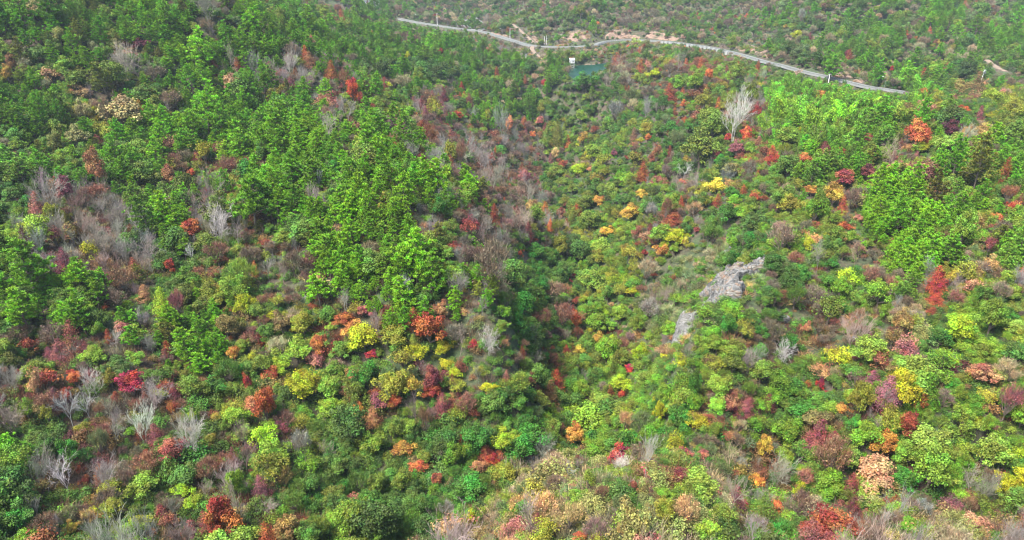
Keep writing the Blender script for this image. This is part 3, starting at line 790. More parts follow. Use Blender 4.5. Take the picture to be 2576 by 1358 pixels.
# ------------------------------------------------------------------ the trees one can single out: tile, x, y, width, height (pixels of a 1931 x 1358 tile), kind, colour
TREES = """
1 230 30 190 90 broad pale;1 440 230 100 120 broad paleolive;1 690 325 80 80 broad pale;1 865 295 90 100 broad pale;1 1060 305 100 80 broad maroon
1 45 520 80 110 broad gold;1 905 810 270 190 broad pale;1 965 710 80 60 broad orange;1 1030 785 70 90 broad yellow;1 545 940 170 180 broad pale
1 620 780 110 160 broad pale;1 770 800 110 160 twiggy greybrown;1 615 665 130 90 open tan;1 690 1200 140 260 broad orangetan;1 725 1040 50 80 broad pinkred
1 390 1030 90 150 broad paleolive;1 505 690 100 180 cone green;1 290 1150 110 250 pine olivepine;1 1835 1220 160 160 broad emerald;1 1270 1310 110 130 broad orangetan
1 1440 1275 90 50 broad redorange;1 1540 1120 160 130 open yellowgreen;1 175 1140 110 120 broad darkgreen;1 1740 610 120 130 broad peach;1 60 440 80 110 broad brown
1 1290 400 110 120 pine brightpine;1 1520 520 160 200 pine brightpine;1 600 400 200 200 pine pine;1 940 980 200 260 pine pine;1 1160 1130 150 250 pine brightpine
1 300 850 140 260 pine pine;1 430 850 110 250 pine dullpine;1 560 1130 230 280 pine dullpine;1 90 1260 200 160 broad olive;1 1680 800 170 260 pine brightpine
2 370 395 75 120 cone rustorange;2 725 665 110 140 broad redorange;2 790 730 80 100 cone red;2 400 440 120 130 cone brown;2 560 520 110 150 cone rustorange
2 975 650 80 160 cone pinkred;2 270 600 80 100 broad maroonpink;2 165 665 100 90 broad yellowolive;2 410 290 60 70 broad salmon;2 505 310 50 40 broad salmon
2 1425 700 70 120 cone maroon;2 1395 790 80 140 cone maroonpink;2 1550 645 40 70 cone redorange;2 1815 540 55 90 cone rust;2 1075 900 90 130 cone maroonpink
2 1225 600 100 130 broad limeolive;2 1515 850 60 60 broad redorange;2 1765 860 60 130 broad yellowolive;2 1900 930 70 120 broad orangetan;2 1345 750 100 140 open yellowolive
2 765 935 100 100 broad brown;2 1230 1160 100 90 open pinkred;2 1250 930 80 90 broad rust;2 1645 435 32 32 broad redorange;2 1400 375 40 40 broad redorange
2 585 1230 100 110 broad emerald;2 50 1130 110 150 broad darkgreen;2 1430 1300 100 110 broad vividlime;2 1700 1180 200 200 bare palegrey;2 1860 1220 140 220 bare palegrey
2 1460 1170 110 160 open yellowolive;2 1050 1060 240 260 pine pine;2 910 1220 170 220 pine brightpine;2 330 1020 190 240 pine brightpine;2 500 880 240 260 pine brightpine
2 120 800 170 220 pine brightpine;2 1130 880 120 170 pine brightpine;2 880 650 140 180 pine pine;2 1000 830 160 200 pine brightpine;2 760 1250 190 230 pine brightpine
2 1300 1000 160 180 twiggy brown;2 1550 1150 110 220 twiggy pinkbrown;2 1140 400 50 70 broad yellowgreen;2 1090 465 50 30 broad tanyellow;2 220 540 90 150 bare palegrey
2 350 590 110 200 bare palegrey;2 680 820 150 180 bare palegrey;2 1470 790 60 200 bare palegrey;2 660 560 110 120 twiggy pinkbrown;2 940 470 120 90 pine brightpine
3 1190 690 115 150 cone rust;3 1300 780 50 60 broad orange;3 1280 600 120 110 broad green;3 1390 600 110 110 broad green;3 1700 800 270 380 bare white
3 1440 1010 270 290 broad olive;3 1530 880 190 190 broad olive;3 1450 730 130 150 broad yellowolive;3 1810 680 110 150 broad olive;3 1855 810 60 100 open red
3 1705 1085 130 130 broad maroonpink;3 1770 1010 90 120 broad orange;3 1625 1030 55 60 broad redorange;3 425 1060 58 105 cone orange;3 1025 1020 52 58 broad orange
3 500 1280 115 90 broad vividlime;3 375 1220 90 70 broad rust;3 625 1120 150 110 broad lime;3 1090 1120 80 120 open orangetan;3 990 1280 110 160 cone rustorange
3 920 1010 70 120 cone pinkbrown;3 1315 465 45 65 cone orange;3 1030 460 70 70 open salmon;3 970 490 75 105 cone rustorange;3 800 450 110 130 cone rust
3 1080 540 100 60 broad yellowgreen;3 1490 535 60 80 broad orange;3 1700 530 110 100 broad olive;3 100 590 42 85 cone rust;3 285 580 38 85 cone pinkred
3 245 615 55 50 broad redorange;3 1010 800 80 160 bare palegrey;3 220 1090 90 90 bare palegrey;3 250 745 120 60 broad limeolive;3 220 805 75 80 broad yellowolive
3 540 1010 90 90 open yellow;3 160 1005 50 50 broad orange;3 320 1120 80 90 broad tan;3 770 1150 50 60 broad maroonpink;3 1310 1225 150 130 bare white
3 1490 1220 60 130 bare palegrey;3 1320 1175 60 75 broad yellow;3 210 910 60 60 broad salmon;3 90 1300 110 110 broad maroonpink;3 1660 1250 150 110 broad paleolive
3 1550 1150 90 80 broad redbrown;3 1200 920 180 140 broad emerald;3 560 600 140 120 broad emerald;3 1250 1000 130 120 twiggy greygreen;3 780 790 120 130 twiggy grey
4 40 1160 120 160 cone redorange;4 1125 940 185 190 broad orange;4 1050 1100 80 90 broad orangetan;4 1190 1040 80 80 broad rustorange;4 1380 955 145 130 broad darkmaroon
4 1500 965 72 110 broad gold;4 1640 970 160 130 broad tanyellow;4 1680 1090 150 130 twiggy greybrown;4 430 1115 135 120 cone redbrown;4 280 1160 130 90 broad orange
4 560 1120 95 60 broad rust;4 585 1320 170 110 broad pinkred;4 760 1290 130 110 broad redbrown;4 1190 1290 200 150 broad pinkbrown;4 890 1300 110 150 broad limeolive
4 1170 1100 110 70 broad yellowgreen;4 760 1020 80 60 broad pinkred;4 390 1000 90 80 broad orangetan;4 1180 700 70 80 broad gold;4 1280 700 90 90 broad yellowolive
4 1450 650 130 110 broad tanyellow;4 1580 640 150 200 cone olivebrown;4 1605 840 70 120 cone maroonpink;4 390 710 120 80 broad gold;4 1190 800 130 110 broad tan
4 1040 800 130 110 broad olivebrown;4 1380 1080 190 120 broad softlime;4 150 1020 180 110 broad limeolive;4 1040 240 55 60 broad orange;4 1070 268 60 50 broad maroonpink
4 1115 290 42 50 broad orange;4 1870 208 60 50 broad orange;4 935 505 32 40 broad red;4 1290 303 32 42 broad yellow;4 225 245 80 60 broad yellowgreen
4 130 195 34 28 broad yellow;4 597 390 60 50 broad maroon;4 260 70 80 90 twiggy grey;4 320 265 36 60 cone redbrown;4 1250 500 90 90 broad lime
4 1370 850 220 150 broad darkgreen;4 250 720 60 60 cone rust;4 1750 690 90 90 broad salmon;4 1080 500 260 170 pine pine;4 490 450 160 170 pine pine;4 1440 1180 220 190 pine brightpine;4 900 1090 200 190 pine pine
5 490 70 115 170 broad maroonpink;5 400 50 60 120 broad orangetan;5 250 180 130 220 cone salmon;5 380 220 110 170 broad yellowolive;5 195 450 150 250 cone darkmaroon
5 480 600 160 240 cone maroon;5 410 420 170 130 open salmon;5 495 250 55 180 broad yellowolive;5 560 390 40 60 broad yellow;5 620 90 130 140 twiggy mauve
5 1010 250 150 310 bare white;5 770 150 120 240 bare palegrey;5 610 280 120 260 bare whitepink;5 750 430 170 210 bare whitepink;5 930 490 150 270 bare palegrey
5 1150 640 120 130 bare palegrey;5 1445 345 150 130 broad rustorange;5 1450 480 140 160 bare white;5 1630 300 180 270 bare white;5 1270 630 90 110 broad redorange
5 1560 80 80 50 open red;5 1540 140 90 60 open redorange;5 680 510 140 140 open yellowgreen;5 1350 150 220 300 pine brightpine;5 270 780 170 290 pine dullpine
5 600 760 250 300 pine pine;5 420 900 220 250 pine pine;5 720 900 230 240 pine dullpine;5 1080 840 120 150 cone orangetan;5 1220 900 170 250 cone vividlime
5 1310 850 150 180 twiggy maroonpink;5 960 930 80 70 broad vividlime;5 880 860 170 120 twiggy greybrown;5 1850 920 150 150 broad yellowgreen;5 1500 930 170 140 broad olive
5 1640 870 150 110 broad yellowolive;5 1700 1100 150 170 broad olivebrown;5 900 1080 130 60 open salmon;5 860 1190 150 170 bare white;5 1140 1220 110 160 bare palegrey
5 1070 1030 120 110 twiggy grey;5 450 1280 175 220 cone maroonpink;5 200 1230 130 110 open rust;5 55 410 80 130 broad lime;5 60 620 120 150 pine dullpine
5 1040 680 120 160 pine olivepine;5 1760 1290 100 110 broad gold;5 700 1300 170 100 broad lime;5 720 1100 100 120 broad green;5 1150 360 190 220 pine dullpine;5 1260 1120 190 200 pine brightpine;5 1550 1230 190 190 pine brightpine
6 30 700 60 320 bare whitepink;6 85 650 90 210 bare palegrey;6 135 600 80 280 bare palegrey;6 190 650 90 220 bare whitepink;6 310 480 100 170 bare grey
6 215 260 120 160 pine brightpine;6 540 600 130 240 pine brightpine;6 1110 760 100 170 bare white;6 665 880 120 200 bare palegrey;6 350 1040 190 190 broad yellowolive
6 190 1050 150 150 broad olivebrown;6 300 1250 220 180 broad lime;6 800 960 110 90 broad salmon;6 665 1040 130 80 broad rustorange;6 810 1160 230 180 broad yellowgreen
6 730 1090 180 120 broad gold;6 890 1030 110 190 bare whitepink;6 480 1230 130 140 broad rustorange;6 870 1295 90 80 broad scarlet;6 1310 1070 210 240 broad rustorange
6 1395 940 105 140 broad orangetan;6 1530 1150 130 240 bare whitepink;6 1645 1210 90 90 broad scarlet;6 1760 1160 175 220 bare white;6 1600 1040 100 180 bare palegrey
6 1050 1140 200 150 broad yellowolive;6 1220 1240 200 150 open yellowgreen;6 1420 1240 150 120 broad yellowgreen;6 1100 1310 200 120 open yellowolive;6 1790 770 130 260 pine lime
6 1715 130 110 100 broad pinkbrown;6 1800 240 100 170 cone rust;6 1380 160 130 150 broad emerald;6 1610 310 120 130 open pinkred;6 1730 320 110 170 bare palegrey
6 1870 440 150 230 bare palegrey;6 1905 220 100 200 bare palegrey;6 990 980 90 110 open rust;6 1245 180 110 90 bare palegrey;6 1240 90 80 110 pine lime
6 440 1320 150 70 open salmon;6 1700 930 90 170 bare palegrey;6 930 350 150 140 pine lime;6 1170 260 190 210 pine brightpine;6 740 180 130 220 pine brightpine
6 1300 480 180 210 pine brightpine;6 1580 420 170 210 pine brightpine;6 1480 840 140 210 pine brightpine;6 1000 850 110 160 pine brightpine;6 1110 1010 150 220 pine pine
6 400 180 160 220 pine brightpine;6 850 100 220 230 pine brightpine;6 780 680 160 180 pine brightpine;6 1600 620 190 220 pine brightpine;6 1500 1010 90 120 pine brightpine;6 980 560 150 180 pine pine
7 255 225 105 170 cone orange;7 285 335 60 120 cone orange;7 372 235 80 80 broad brown;7 150 210 90 130 broad tan;7 1550 15 165 130 broad brightyellow
7 655 140 92 60 broad gold;7 890 220 140 120 broad yellow;7 980 88 92 62 broad yellow;7 780 240 90 80 open yellowolive;7 590 270 170 150 broad olive
7 715 370 112 80 broad brightyellow;7 1225 275 150 110 cone rust;7 1552 140 90 110 cone rust;7 1260 390 150 110 broad yellowgreen;7 1395 355 62 50 broad pinkred
7 1165 160 90 130 twiggy pinkbrown;7 1130 500 100 115 broad gold;7 1315 465 50 80 broad yellow;7 940 380 80 100 open orangetan;7 680 450 190 160 broad limeolive
7 655 560 110 110 broad yellowolive;7 360 460 120 150 broad yellowolive;7 590 700 200 170 broad softlime;7 180 490 160 130 broad emerald;7 220 640 110 120 broad emerald
7 60 880 190 180 broad emerald;7 40 990 120 170 broad emerald;7 50 1090 140 120 broad emerald;7 485 1000 80 130 broad orange;7 820 990 130 130 broad lime
7 680 1050 190 130 broad green;7 720 1240 185 200 broad green;7 660 1150 110 130 broad yellow;7 510 1260 110 90 broad yellow;7 830 1310 150 150 broad olive
7 505 1115 110 110 twiggy brown;7 975 1250 110 150 broad vividlime;7 1040 1160 100 80 broad lime;7 1680 950 190 150 broad green;7 1625 1070 120 140 broad emerald
7 1750 1080 140 130 open yellowolive;7 950 1050 110 140 broad limeolive;7 470 705 38 32 broad scarlet;7 435 758 50 34 broad scarlet;7 1070 718 62 42 open rust
7 1000 537 42 45 broad redorange;7 60 550 50 60 open orange;7 65 625 40 50 broad red;7 1020 640 190 140 twiggy greytan;7 1050 920 190 170 twiggy palegrey
7 1060 190 110 130 twiggy grey;7 1380 180 150 110 twiggy tan;7 480 500 190 160 broad darkgreen;7 560 120 150 130 broad olive;7 1620 220 170 130 broad emerald
8 370 195 145 200 broad green;8 190 135 160 150 broad yellowolive;8 500 100 160 150 broad yellow;8 330 65 100 60 broad gold;8 645 100 140 150 twiggy mauve
8 590 330 95 70 broad rustorange;8 680 298 80 42 broad salmon;8 1850 185 65 65 broad redorange;8 1680 470 95 110 open pinkred;8 1285 740 160 240 cone redorange
8 1265 890 175 110 cone redorange;8 1245 980 110 80 cone rust;8 1290 190 190 280 pine dullpine;8 940 150 190 300 pine brightpine;8 1080 300 180 300 pine brightpine
8 850 850 165 190 broad lime;8 690 1050 250 320 bare whitepink;8 410 480 140 300 bare palegrey;8 680 540 100 150 bare greytan;8 130 1270 160 190 bare white
8 295 1100 75 90 broad orangetan;8 1030 1010 155 200 broad tanyellow;8 1480 350 150 230 broad limeolive;8 1600 310 100 150 open tanyellow;8 1690 580 150 180 broad tanyellow
8 1450 1100 195 190 broad vividlime;8 1480 1260 170 130 broad lime;8 1690 1040 190 230 broad limeolive;8 1190 60 72 80 broad gold;8 550 790 140 180 broad green
8 1130 200 75 150 broad limeolive;8 1250 45 100 80 broad pinkbrown;8 1200 560 190 250 pine pine;8 950 400 200 200 pine dullpine;8 300 460 100 120 open yellowgreen;8 640 400 90 100 broad limeolive
8 1520 60 110 80 broad limeolive;8 900 990 100 110 broad green;8 1340 640 130 100 broad yellowolive;8 1400 710 90 130 open yellow
9 980 145 190 190 broad scarlet;9 555 120 110 110 broad orange;9 820 100 112 145 broad yellowolive;9 690 120 210 250 bare white;9 70 140 180 190 bare palegrey
9 60 400 220 250 bare whitepink;9 500 350 220 280 bare white;9 645 300 180 250 bare white;9 1030 380 200 330 bare white;9 1140 250 175 260 bare whitepink
9 830 500 175 260 bare palegrey;9 1310 430 150 200 bare palegrey;9 1400 490 230 330 bare white;9 1290 615 205 200 broad pinkred;9 1820 520 120 300 bare whitepink
9 480 840 240 300 bare white;9 545 730 55 60 broad redorange;9 600 800 95 90 cone redorange;9 637 885 80 90 broad rust;9 340 610 160 180 broad darkgreen
9 490 620 155 190 broad emerald;9 610 700 140 130 broad darkgreen;9 620 520 125 110 broad yellowolive;9 185 330 110 170 broad limeolive;9 1355 940 145 110 broad vividlime
9 1450 1070 145 130 broad vividlime;9 1070 930 230 190 broad limeolive;9 1670 1160 280 320 broad rustorange;9 1340 1180 220 330 bare whitepink;9 520 1240 100 110 broad yellow
9 600 1295 75 60 open orange;9 110 1170 240 210 broad emerald;9 180 1300 200 110 broad green;9 850 1115 165 140 broad yellowolive;9 960 1280 215 180 broad limeolive
9 1620 150 160 160 broad emerald;9 1450 190 180 190 broad olive;9 1290 320 115 90 open rustorange;9 1590 590 92 90 broad yellowolive;9 1465 420 72 100 broad lime
9 1620 400 82 90 open yellow;9 1700 500 82 90 broad limeolive;9 970 520 92 80 broad lime;9 1760 900 125 240 broad lime;9 1560 790 200 180 twiggy pinkbrown
9 1850 150 72 130 open red;9 1900 280 160 160 broad orangetan;9 1080 750 230 170 twiggy pinkbrown;9 650 1140 150 150 twiggy tan;9 250 150 130 200 open tan;9 330 350 110 160 open yellowolive
9 100 700 200 260 broad dullpine;9 1350 830 230 150 broad darkgreen;9 720 560 160 180 twiggy greygreen;9 400 1200 110 160 twiggy grey
10 60 310 170 250 broad rustorange;10 110 70 130 120 broad rustorange;10 335 165 215 220 broad yellowgreen;10 190 12 150 70 broad vividlime;10 560 160 190 190 broad limeolive
10 560 330 180 130 broad lime;10 225 225 135 130 broad darkgreen;10 825 65 185 200 broad emerald;10 735 245 145 200 broad olive;10 915 265 145 160 broad maroonpink
10 1045 295 125 130 broad rustorange;10 1330 85 145 190 broad redbrown;10 1330 205 135 110 broad redorange;10 1030 130 230 210 broad yellowolive;10 1185 190 140 150 open yellow
10 870 410 160 190 cone orangetan;10 1040 440 145 200 broad olive;10 870 590 220 120 broad limeolive;10 888 555 90 60 broad brown;10 1265 365 155 210 twiggy pinkbrown
10 765 365 92 110 broad gold;10 1870 580 190 170 broad vividlime;10 1735 680 120 140 cone rust;10 1785 740 90 110 broad redorange;10 1110 640 180 145 broad gold
10 1215 780 125 70 broad orange;10 1370 710 125 145 bare greytan;10 1360 890 92 80 broad rust;10 1680 790 105 110 broad orangetan;10 735 1040 115 110 open salmon
10 690 1190 265 280 broad limeolive;10 200 500 105 130 open maroonpink;10 340 560 155 190 twiggy palegrey;10 30 940 170 220 cone maroonpink;10 70 1100 155 130 bare palegrey
10 240 1260 175 200 broad tanyellow;10 200 840 155 150 twiggy olivebrown;10 1890 130 92 190 cone salmon;10 1620 930 250 170 broad emerald;10 1600 1120 150 300 broad yellowgreen
10 1880 830 190 140 broad yellowolive;10 1755 200 115 90 broad yellowgreen;10 1650 390 92 80 open rust;10 1090 880 145 160 broad olive;10 910 900 145 150 broad olive
10 1440 1110 135 120 twiggy palegrey;10 1560 610 90 120 open rust;10 600 790 180 160 broad midgreen;10 1640 560 240 180 broad emerald;10 1270 1250 220 180 broad darkgreen;10 420 900 160 170 broad darkgreen;10 1530 150 130 130 open yellowolive;10 1500 640 160 190 broad green
11 280 240 135 230 cone orangetan;11 565 370 330 260 broad lime;11 520 200 135 140 broad lime;11 845 140 160 140 broad vividlime;11 930 265 135 140 broad lime
11 885 62 85 52 broad scarlet;11 1080 130 135 120 broad green;11 1170 215 145 150 broad green;11 1390 150 110 200 broad emerald;11 1115 355 92 150 broad yellowgreen
11 480 575 150 145 broad gold;11 835 640 185 175 broad red;11 840 790 160 140 bare white;11 625 680 190 120 broad green;11 1040 530 165 160 broad green
11 860 425 135 140 twiggy tan;11 1000 350 95 110 broad limeolive;11 740 230 62 92 open rust;11 832 250 62 62 broad redorange;11 130 490 270 230 broad emerald
11 1300 668 105 80 broad pinkred;11 1440 700 100 62 open salmon;11 1255 865 145 130 open pinkred;11 920 930 72 80 open pinkred;11 1410 920 270 220 broad softlime
11 1340 1110 240 180 twiggy tan;11 1485 1270 225 170 broad lime;11 1160 1140 155 190 broad yellowolive;11 930 1150 260 330 broad paleolive;11 515 1330 115 72 broad orange
11 1765 1070 62 92 broad scarlet;11 1850 910 125 80 broad gold;11 1910 610 110 160 broad yellow;11 1895 790 130 150 open brown;11 440 1110 320 190 twiggy tan
11 1590 1110 185 170 broad olive;11 1600 800 175 130 twiggy greygreen;11 590 890 135 130 open limeolive;11 1410 410 180 130 open yellowgreen;11 510 775 85 100 bare palegrey
11 330 920 185 150 twiggy mauve;11 690 980 115 110 twiggy pinkbrown;11 1390 290 130 150 broad green;11 60 630 200 220 broad emerald;11 1150 1000 130 110 broad green;11 490 1010 170 110 broad limeolive;11 1240 720 150 100 open olive
12 1045 145 265 250 broad yellowgreen;12 1165 235 125 170 broad rustorange;12 1070 430 165 200 broad rust;12 860 240 135 270 bare whitepink;12 730 220 155 230 broad yellowolive
12 395 170 62 80 broad scarlet;12 440 235 34 42 broad scarlet;12 380 430 225 170 broad olivebrown;12 505 590 125 150 broad pinkred;12 890 590 165 180 broad gold
12 745 530 215 180 broad green;12 600 700 205 195 broad softlime;12 1230 600 255 230 broad softlime;12 1245 820 260 300 broad limeolive;12 1040 720 180 170 broad limeolive
12 820 810 300 230 broad tan;12 1480 380 185 180 broad lime;12 1475 190 85 170 broad lime;12 1700 660 245 260 broad softlime;12 1645 90 185 150 broad orangetan
12 1210 430 92 120 broad olive;12 1510 760 115 170 broad green;12 1460 1000 125 112 broad lime;12 1830 920 165 180 broad yellowgreen;12 785 1040 165 100 broad pale
12 495 880 210 200 broad green;12 740 950 200 110 broad softlime;12 310 840 165 150 twiggy salmon;12 520 1225 330 260 broad rust;12 870 1170 240 200 bare palegrey
12 1370 1080 155 92 open maroonpink;12 1590 1210 200 150 broad peach;12 75 1095 115 62 broad orange;12 1660 440 92 160 broad lime;12 1350 230 175 150 twiggy mauve
12 1840 230 180 250 twiggy maroonpink;12 1650 1060 165 170 open olive;12 1680 850 125 150 twiggy greybrown;12 130 700 180 160 broad limeolive;12 180 480 200 220 broad green;12 1020 900 200 180 broad emerald
12 560 350 130 100 broad gold;12 260 250 120 120 open limeolive;12 620 240 110 130 broad lime;12 1830 1090 160 150 broad olive;12 1100 1250 180 150 broad green;12 1180 1090 160 130 twiggy grey;12 250 960 100 140 open yellowgreen
"""
TILE = {i + 1: (644 * (i % 4), 452.8 * (i // 4)) for i in range(12)}
NAME = dict(broad='broadleaf_tree', open='broadleaf_tree', cone='conical_tree', pine='pine_tree', bare='bare_tree', twiggy='twiggy_tree', bamboo='bamboo_clump')
CAT = dict(broad='broadleaf tree', open='broadleaf tree', cone='conical tree', pine='pine tree', bare='bare tree', twiggy='twiggy tree', bamboo='bamboo')
FORM = dict(broad='broadleaf tree', open='thin leafed tree', cone='pointed tree', pine='pine', bare='leafless tree', twiggy='twiggy tree', bamboo='bamboo clump')
def jitter_col(c, a=.12):
    if c == 'bamboo': a = .3
    c = np.array(C[c]) if isinstance(c, str) else np.array(c)
    k = math.exp(rs.normal() * a)
    return tuple(np.clip(c * k * np.exp(rs.normal(size=3) * a * .45), .004, .9))
class T: pass
trees = []
seen_count = {}
for item in TREES.replace('\n', ';').split(';'):
    f = item.split()
    if len(f) != 7 or (f[5] == 'pine' and float(f[3]) >= 165): continue
    t = T(); ox, oy = TILE[int(f[0])]
    t.u = ox + float(f[1]) * .3335; t.v = oy + float(f[2]) * .3335
    wpx = float(f[3]) * .3335; hpx = float(f[4]) * .3335
    t.kind = f[5]; t.col = f[6]
    # distance guess, then iterate the size of the tree against the ground under it
    d = 200.0; hc = 5.0
    for _ in range(3):
        p = hit(t.u, t.v, hc)
        d = p[1] * CP - (p[2] - CAMZ) * SP
        R = .5 * wpx * d / F
        R = min(R, 11)
        look = math.atan2(CAMZ - p[2], math.hypot(p[0], p[1]))
        Hc = (hpx * d / F - 2 * R * math.sin(look) * .55) / math.cos(look)
        Hc = min(max(Hc, 1.15 * R), 3.4 * R, 26)
        pr = PROTO[t.kind]
        k = rs.randint(len(pr))
        P = pr[k]
        sz = Hc / (P.zhi - P.zlo)
        hc = sz * (P.zlo + P.zhi) * .5
    t.x, t.y = p[0], p[1]; t.R = R; t.sz = sz; t.k = k; t.hero = True; t.d = d
    t.z = float(gz(t.x, t.y)); t.H = P.zhi * sz
    trees.append(t)
print('singled out', len(trees), round(time.time() - T0, 1))
EX = np.array([[t.x, t.y, t.R] for t in trees])
EU = np.array([[t.u, t.v, t.R * F / t.d * (1.65 if t.kind == 'bare' else 1.0), t.d] for t in trees])

# image-space band kept clear so that roads, water, rocks and the tower can be seen, with their distances
def line_px(line, half_px):
    u, v, d = project(np.asarray(line)); return u, v, d, half_px
BANDS = [line_px(ROADW[k] , h) for k, h in (('main', 2.0), ('side', 2.0), ('track', 1.2), ('path', 2))]
ROCKPOLY = {  # rock faces and bare earth seen in the photograph (2576 frame pixels)
 'rock_outcrop': ([(1760,752),(1768,735),(1790,722),(1812,700),(1830,684),(1862,672),(1890,658),(1905,648),(1922,652),(1935,680),(1912,690),(1895,705),(1880,725),(1862,744),(1838,752),(1800,758)], 2.0, 'rock'),
 'rock_slab': ([(1680,862),(1690,828),(1712,800),(1738,778),(1762,770),(1758,800),(1742,825),(1722,850),(1700,872)], 1.6, 'pale'),
 'rock_cliff': ([(1812,655),(1818,632),(1838,620),(1852,626),(1838,640),(1826,655)], 1.8, 'pale'),
}
EARTHPX = [[(1140,62),(1160,50),(1180,43),(1205,42),(1225,52),(1232,72),(1215,78),(1180,74)],[(1186,106),(1200,90),(1212,88),(1215,98),(1205,108)],
 [(1405,98),(1430,80),(1460,72),(1480,82),(1490,98)],[(1515,98),(1530,82),(1560,72),(1590,84),(1640,80),(1680,84),(1715,98)],[(1850,126),(1840,112),(1870,108),(1910,118),(1950,140),(1950,152)],
 [(1965,136),(1975,128),(2005,130),(2002,146)],[(2080,186),(2110,180),(2160,182),(2190,196),(2205,210)],[(2200,180),(2225,176),(2240,184),(2225,194)],[(1447,166),(1470,160),(1500,157),(1520,150),(1545,143),(1548,150),(1505,165)]]
WPX = [(1444,168),(1508,164),(1492,181),(1458,188),(1446,184)]
def blocks_view(t):
    """would this tree stand in front of something the photograph shows clear?"""
    P = PROTO[t.kind][t.k]
    pts = np.array([[t.x, t.y, t.z + 0.3], [t.x, t.y, t.z + t.H]])
    u, v, d = project(pts); hw = t.R * F / d[0]
    for bu, bv, bd, h in BANDS:
        m = (np.abs(bu - u[0]) < hw + 5) & (bd > d[0] - 3)
        if m.any():
            vb = bv[m]
            if (v[1] < vb.max() + h) and (v[0] > vb.min() - h): return True
    for (poly, _, _) in ROCKPOLY.values():
        pu = np.array([q[0] for q in poly]); pv = np.array([q[1] for q in poly])
        if pu.min() - hw * .3 < u[0] < pu.max() + hw * .3 and v[1] < pv.max() - 6 and v[0] > pv.min() and d[0] < 235:
            vv = np.linspace(v[1], v[0], 5)
            if inpoly(np.full(5, u[0]), vv, np.array(poly, float)).any(): return True
    if d[0] > 430 and rs.rand() < .7:
        vv = np.linspace(v[1], v[0], 3)
        for q in EARTHPX:
            if inpoly(np.full(3, u[0]), vv, np.array(q, float)).any(): return True
    if 1432 < u[0] + hw and u[0] - hw < 1510 and d[0] < 780:
        vv = np.linspace(v[1], v[0], 6)
        for du in (-hw * .7, 0, hw * .7):
            if inpoly(np.full(6, u[0] + du), vv, np.array(WPX, float)).any(): return True
        if 1428 < u[0] < 1450 and v[1] < 182 and v[0] > 142: return True
    return False
def hidden(x, y, ztop, slack):
    """true where the ground between the camera and the tree top stands higher than the line of sight"""
    m = np.zeros(len(x), bool); slack = np.broadcast_to(slack, x.shape)
    s = np.linspace(.35, .97, 26)
    for i in range(0, len(x), 4000):
        a = slice(i, i + 4000)
        X = x[a][:, None] * s; Y = y[a][:, None] * s
        Zl = CAMZ + (ztop[a] - CAMZ)[:, None] * s
        g = gz(X.ravel(), Y.ravel()).reshape(X.shape)
        m[a] = (g + 3 > Zl + slack[a][:, None]).any(1)
    return m

# ------------------------------------------------------------------ scatter the rest of the wood
def scatter(bands, margin=40):
    xs, ys = [], []
    for y0, y1, sp in bands:
        yy = np.arange(y0, y1, sp)
        for y in yy:
            hw = .80 * y + margin
            xx = np.arange(-hw, hw, sp * 1.05) + (sp * .5 if int((y - y0) / sp) % 2 else 0)
            xs.append(xx + rs.uniform(-.42, .42, len(xx)) * sp); ys.append(np.full(len(xx), y) + rs.uniform(-.42, .42, len(xx)) * sp)
    x = np.concatenate(xs); y = np.concatenate(ys)
    return x, y
def free_of_roads(x, y, extra):
    ok = np.ones(len(x), bool)
    m = (y > 450) & (np.abs(x) < 800)
    for k, l in ROADW.items():
        d, _ = near_line(x[m], y[m], l); ok[m] &= d > ROAD_HALF[k] + extra
    ok[m] &= ~inpoly(x[m], y[m], WPOLY)
    return ok
x, y = scatter([(66, 205, 2.6), (205, 420, 3.3), (420, 760, 4.6), (760, 1280, 6.0)])
ok = free_of_roads(x, y, 2.2)
x, y = x[ok], y[ok]; z = gz(x, y)
h = hidden(x, y, z + 9, 9 + .012 * y)
x, y, z = x[~h], y[~h], z[~h]
u, v, d = project(np.stack([x, y, z + 4.5], -1))
ok = (u > -260) & (u < 2836) & (v < 1560) & (v > -140)
x, y, z, u, v, d = (a[ok] for a in (x, y, z, u, v, d))
print('candidates', len(x), round(time.time() - T0, 1))
DQ = drift(x, y, 20, .42)
for i in range(len(x)):
    zn = zone_at(u[i], v[i]); dens, lst, _, _ = Z[zn]
    if rs.rand() > dens: continue
    w, kind, col, R = pick(lst, DQ[i])
    t_y = y[i]; t = T(); t.kind = kind; t.col = col; t.zone = zn; t.hero = False
    t.R = (.9 if t_y < 205 else 1.0) * R * math.exp(rs.normal() * .36) * (.92 if kind == 'pine' else 1) * (1 + .10 * (y[i] > 500)); t.k = rs.randint(len(PROTO[kind])); P = PROTO[kind][t.k]
    t.sz = t.R * rs.uniform(.85, 1.15) * {'pine': .92, 'bare': 1.2, 'cone': 1.0, 'bamboo': 1.05}.get(kind, .95)
    t.x, t.y, t.z = x[i], y[i], z[i]; t.u, t.v, t.d = u[i], v[i], d[i]; t.H = P.zhi * t.sz
    # leave room for the singled-out trees, in place and in the line of sight
    dd = np.hypot(EX[:, 0] - t.x, EX[:, 1] - t.y)
    if (dd < EX[:, 2] * .62 + t.R * .30).any(): continue
    hw = t.R * F / t.d
    eu = np.abs(EU[:, 0] - t.u); ev = EU[:, 1] - t.v
    near = (EU[:, 3] > t.d + .5) & (eu < EU[:, 2] * .75 + hw * .55) & (np.abs(ev) < EU[:, 2] * .75 + hw * .8)
    if near.any(): continue
    if t.y > 150 and blocks_view(t) and not (t.y > 300 and t.H < 6.5 and rs.rand() < .3): continue
    trees.append(t)
print('trees', len(trees), round(time.time() - T0, 1))

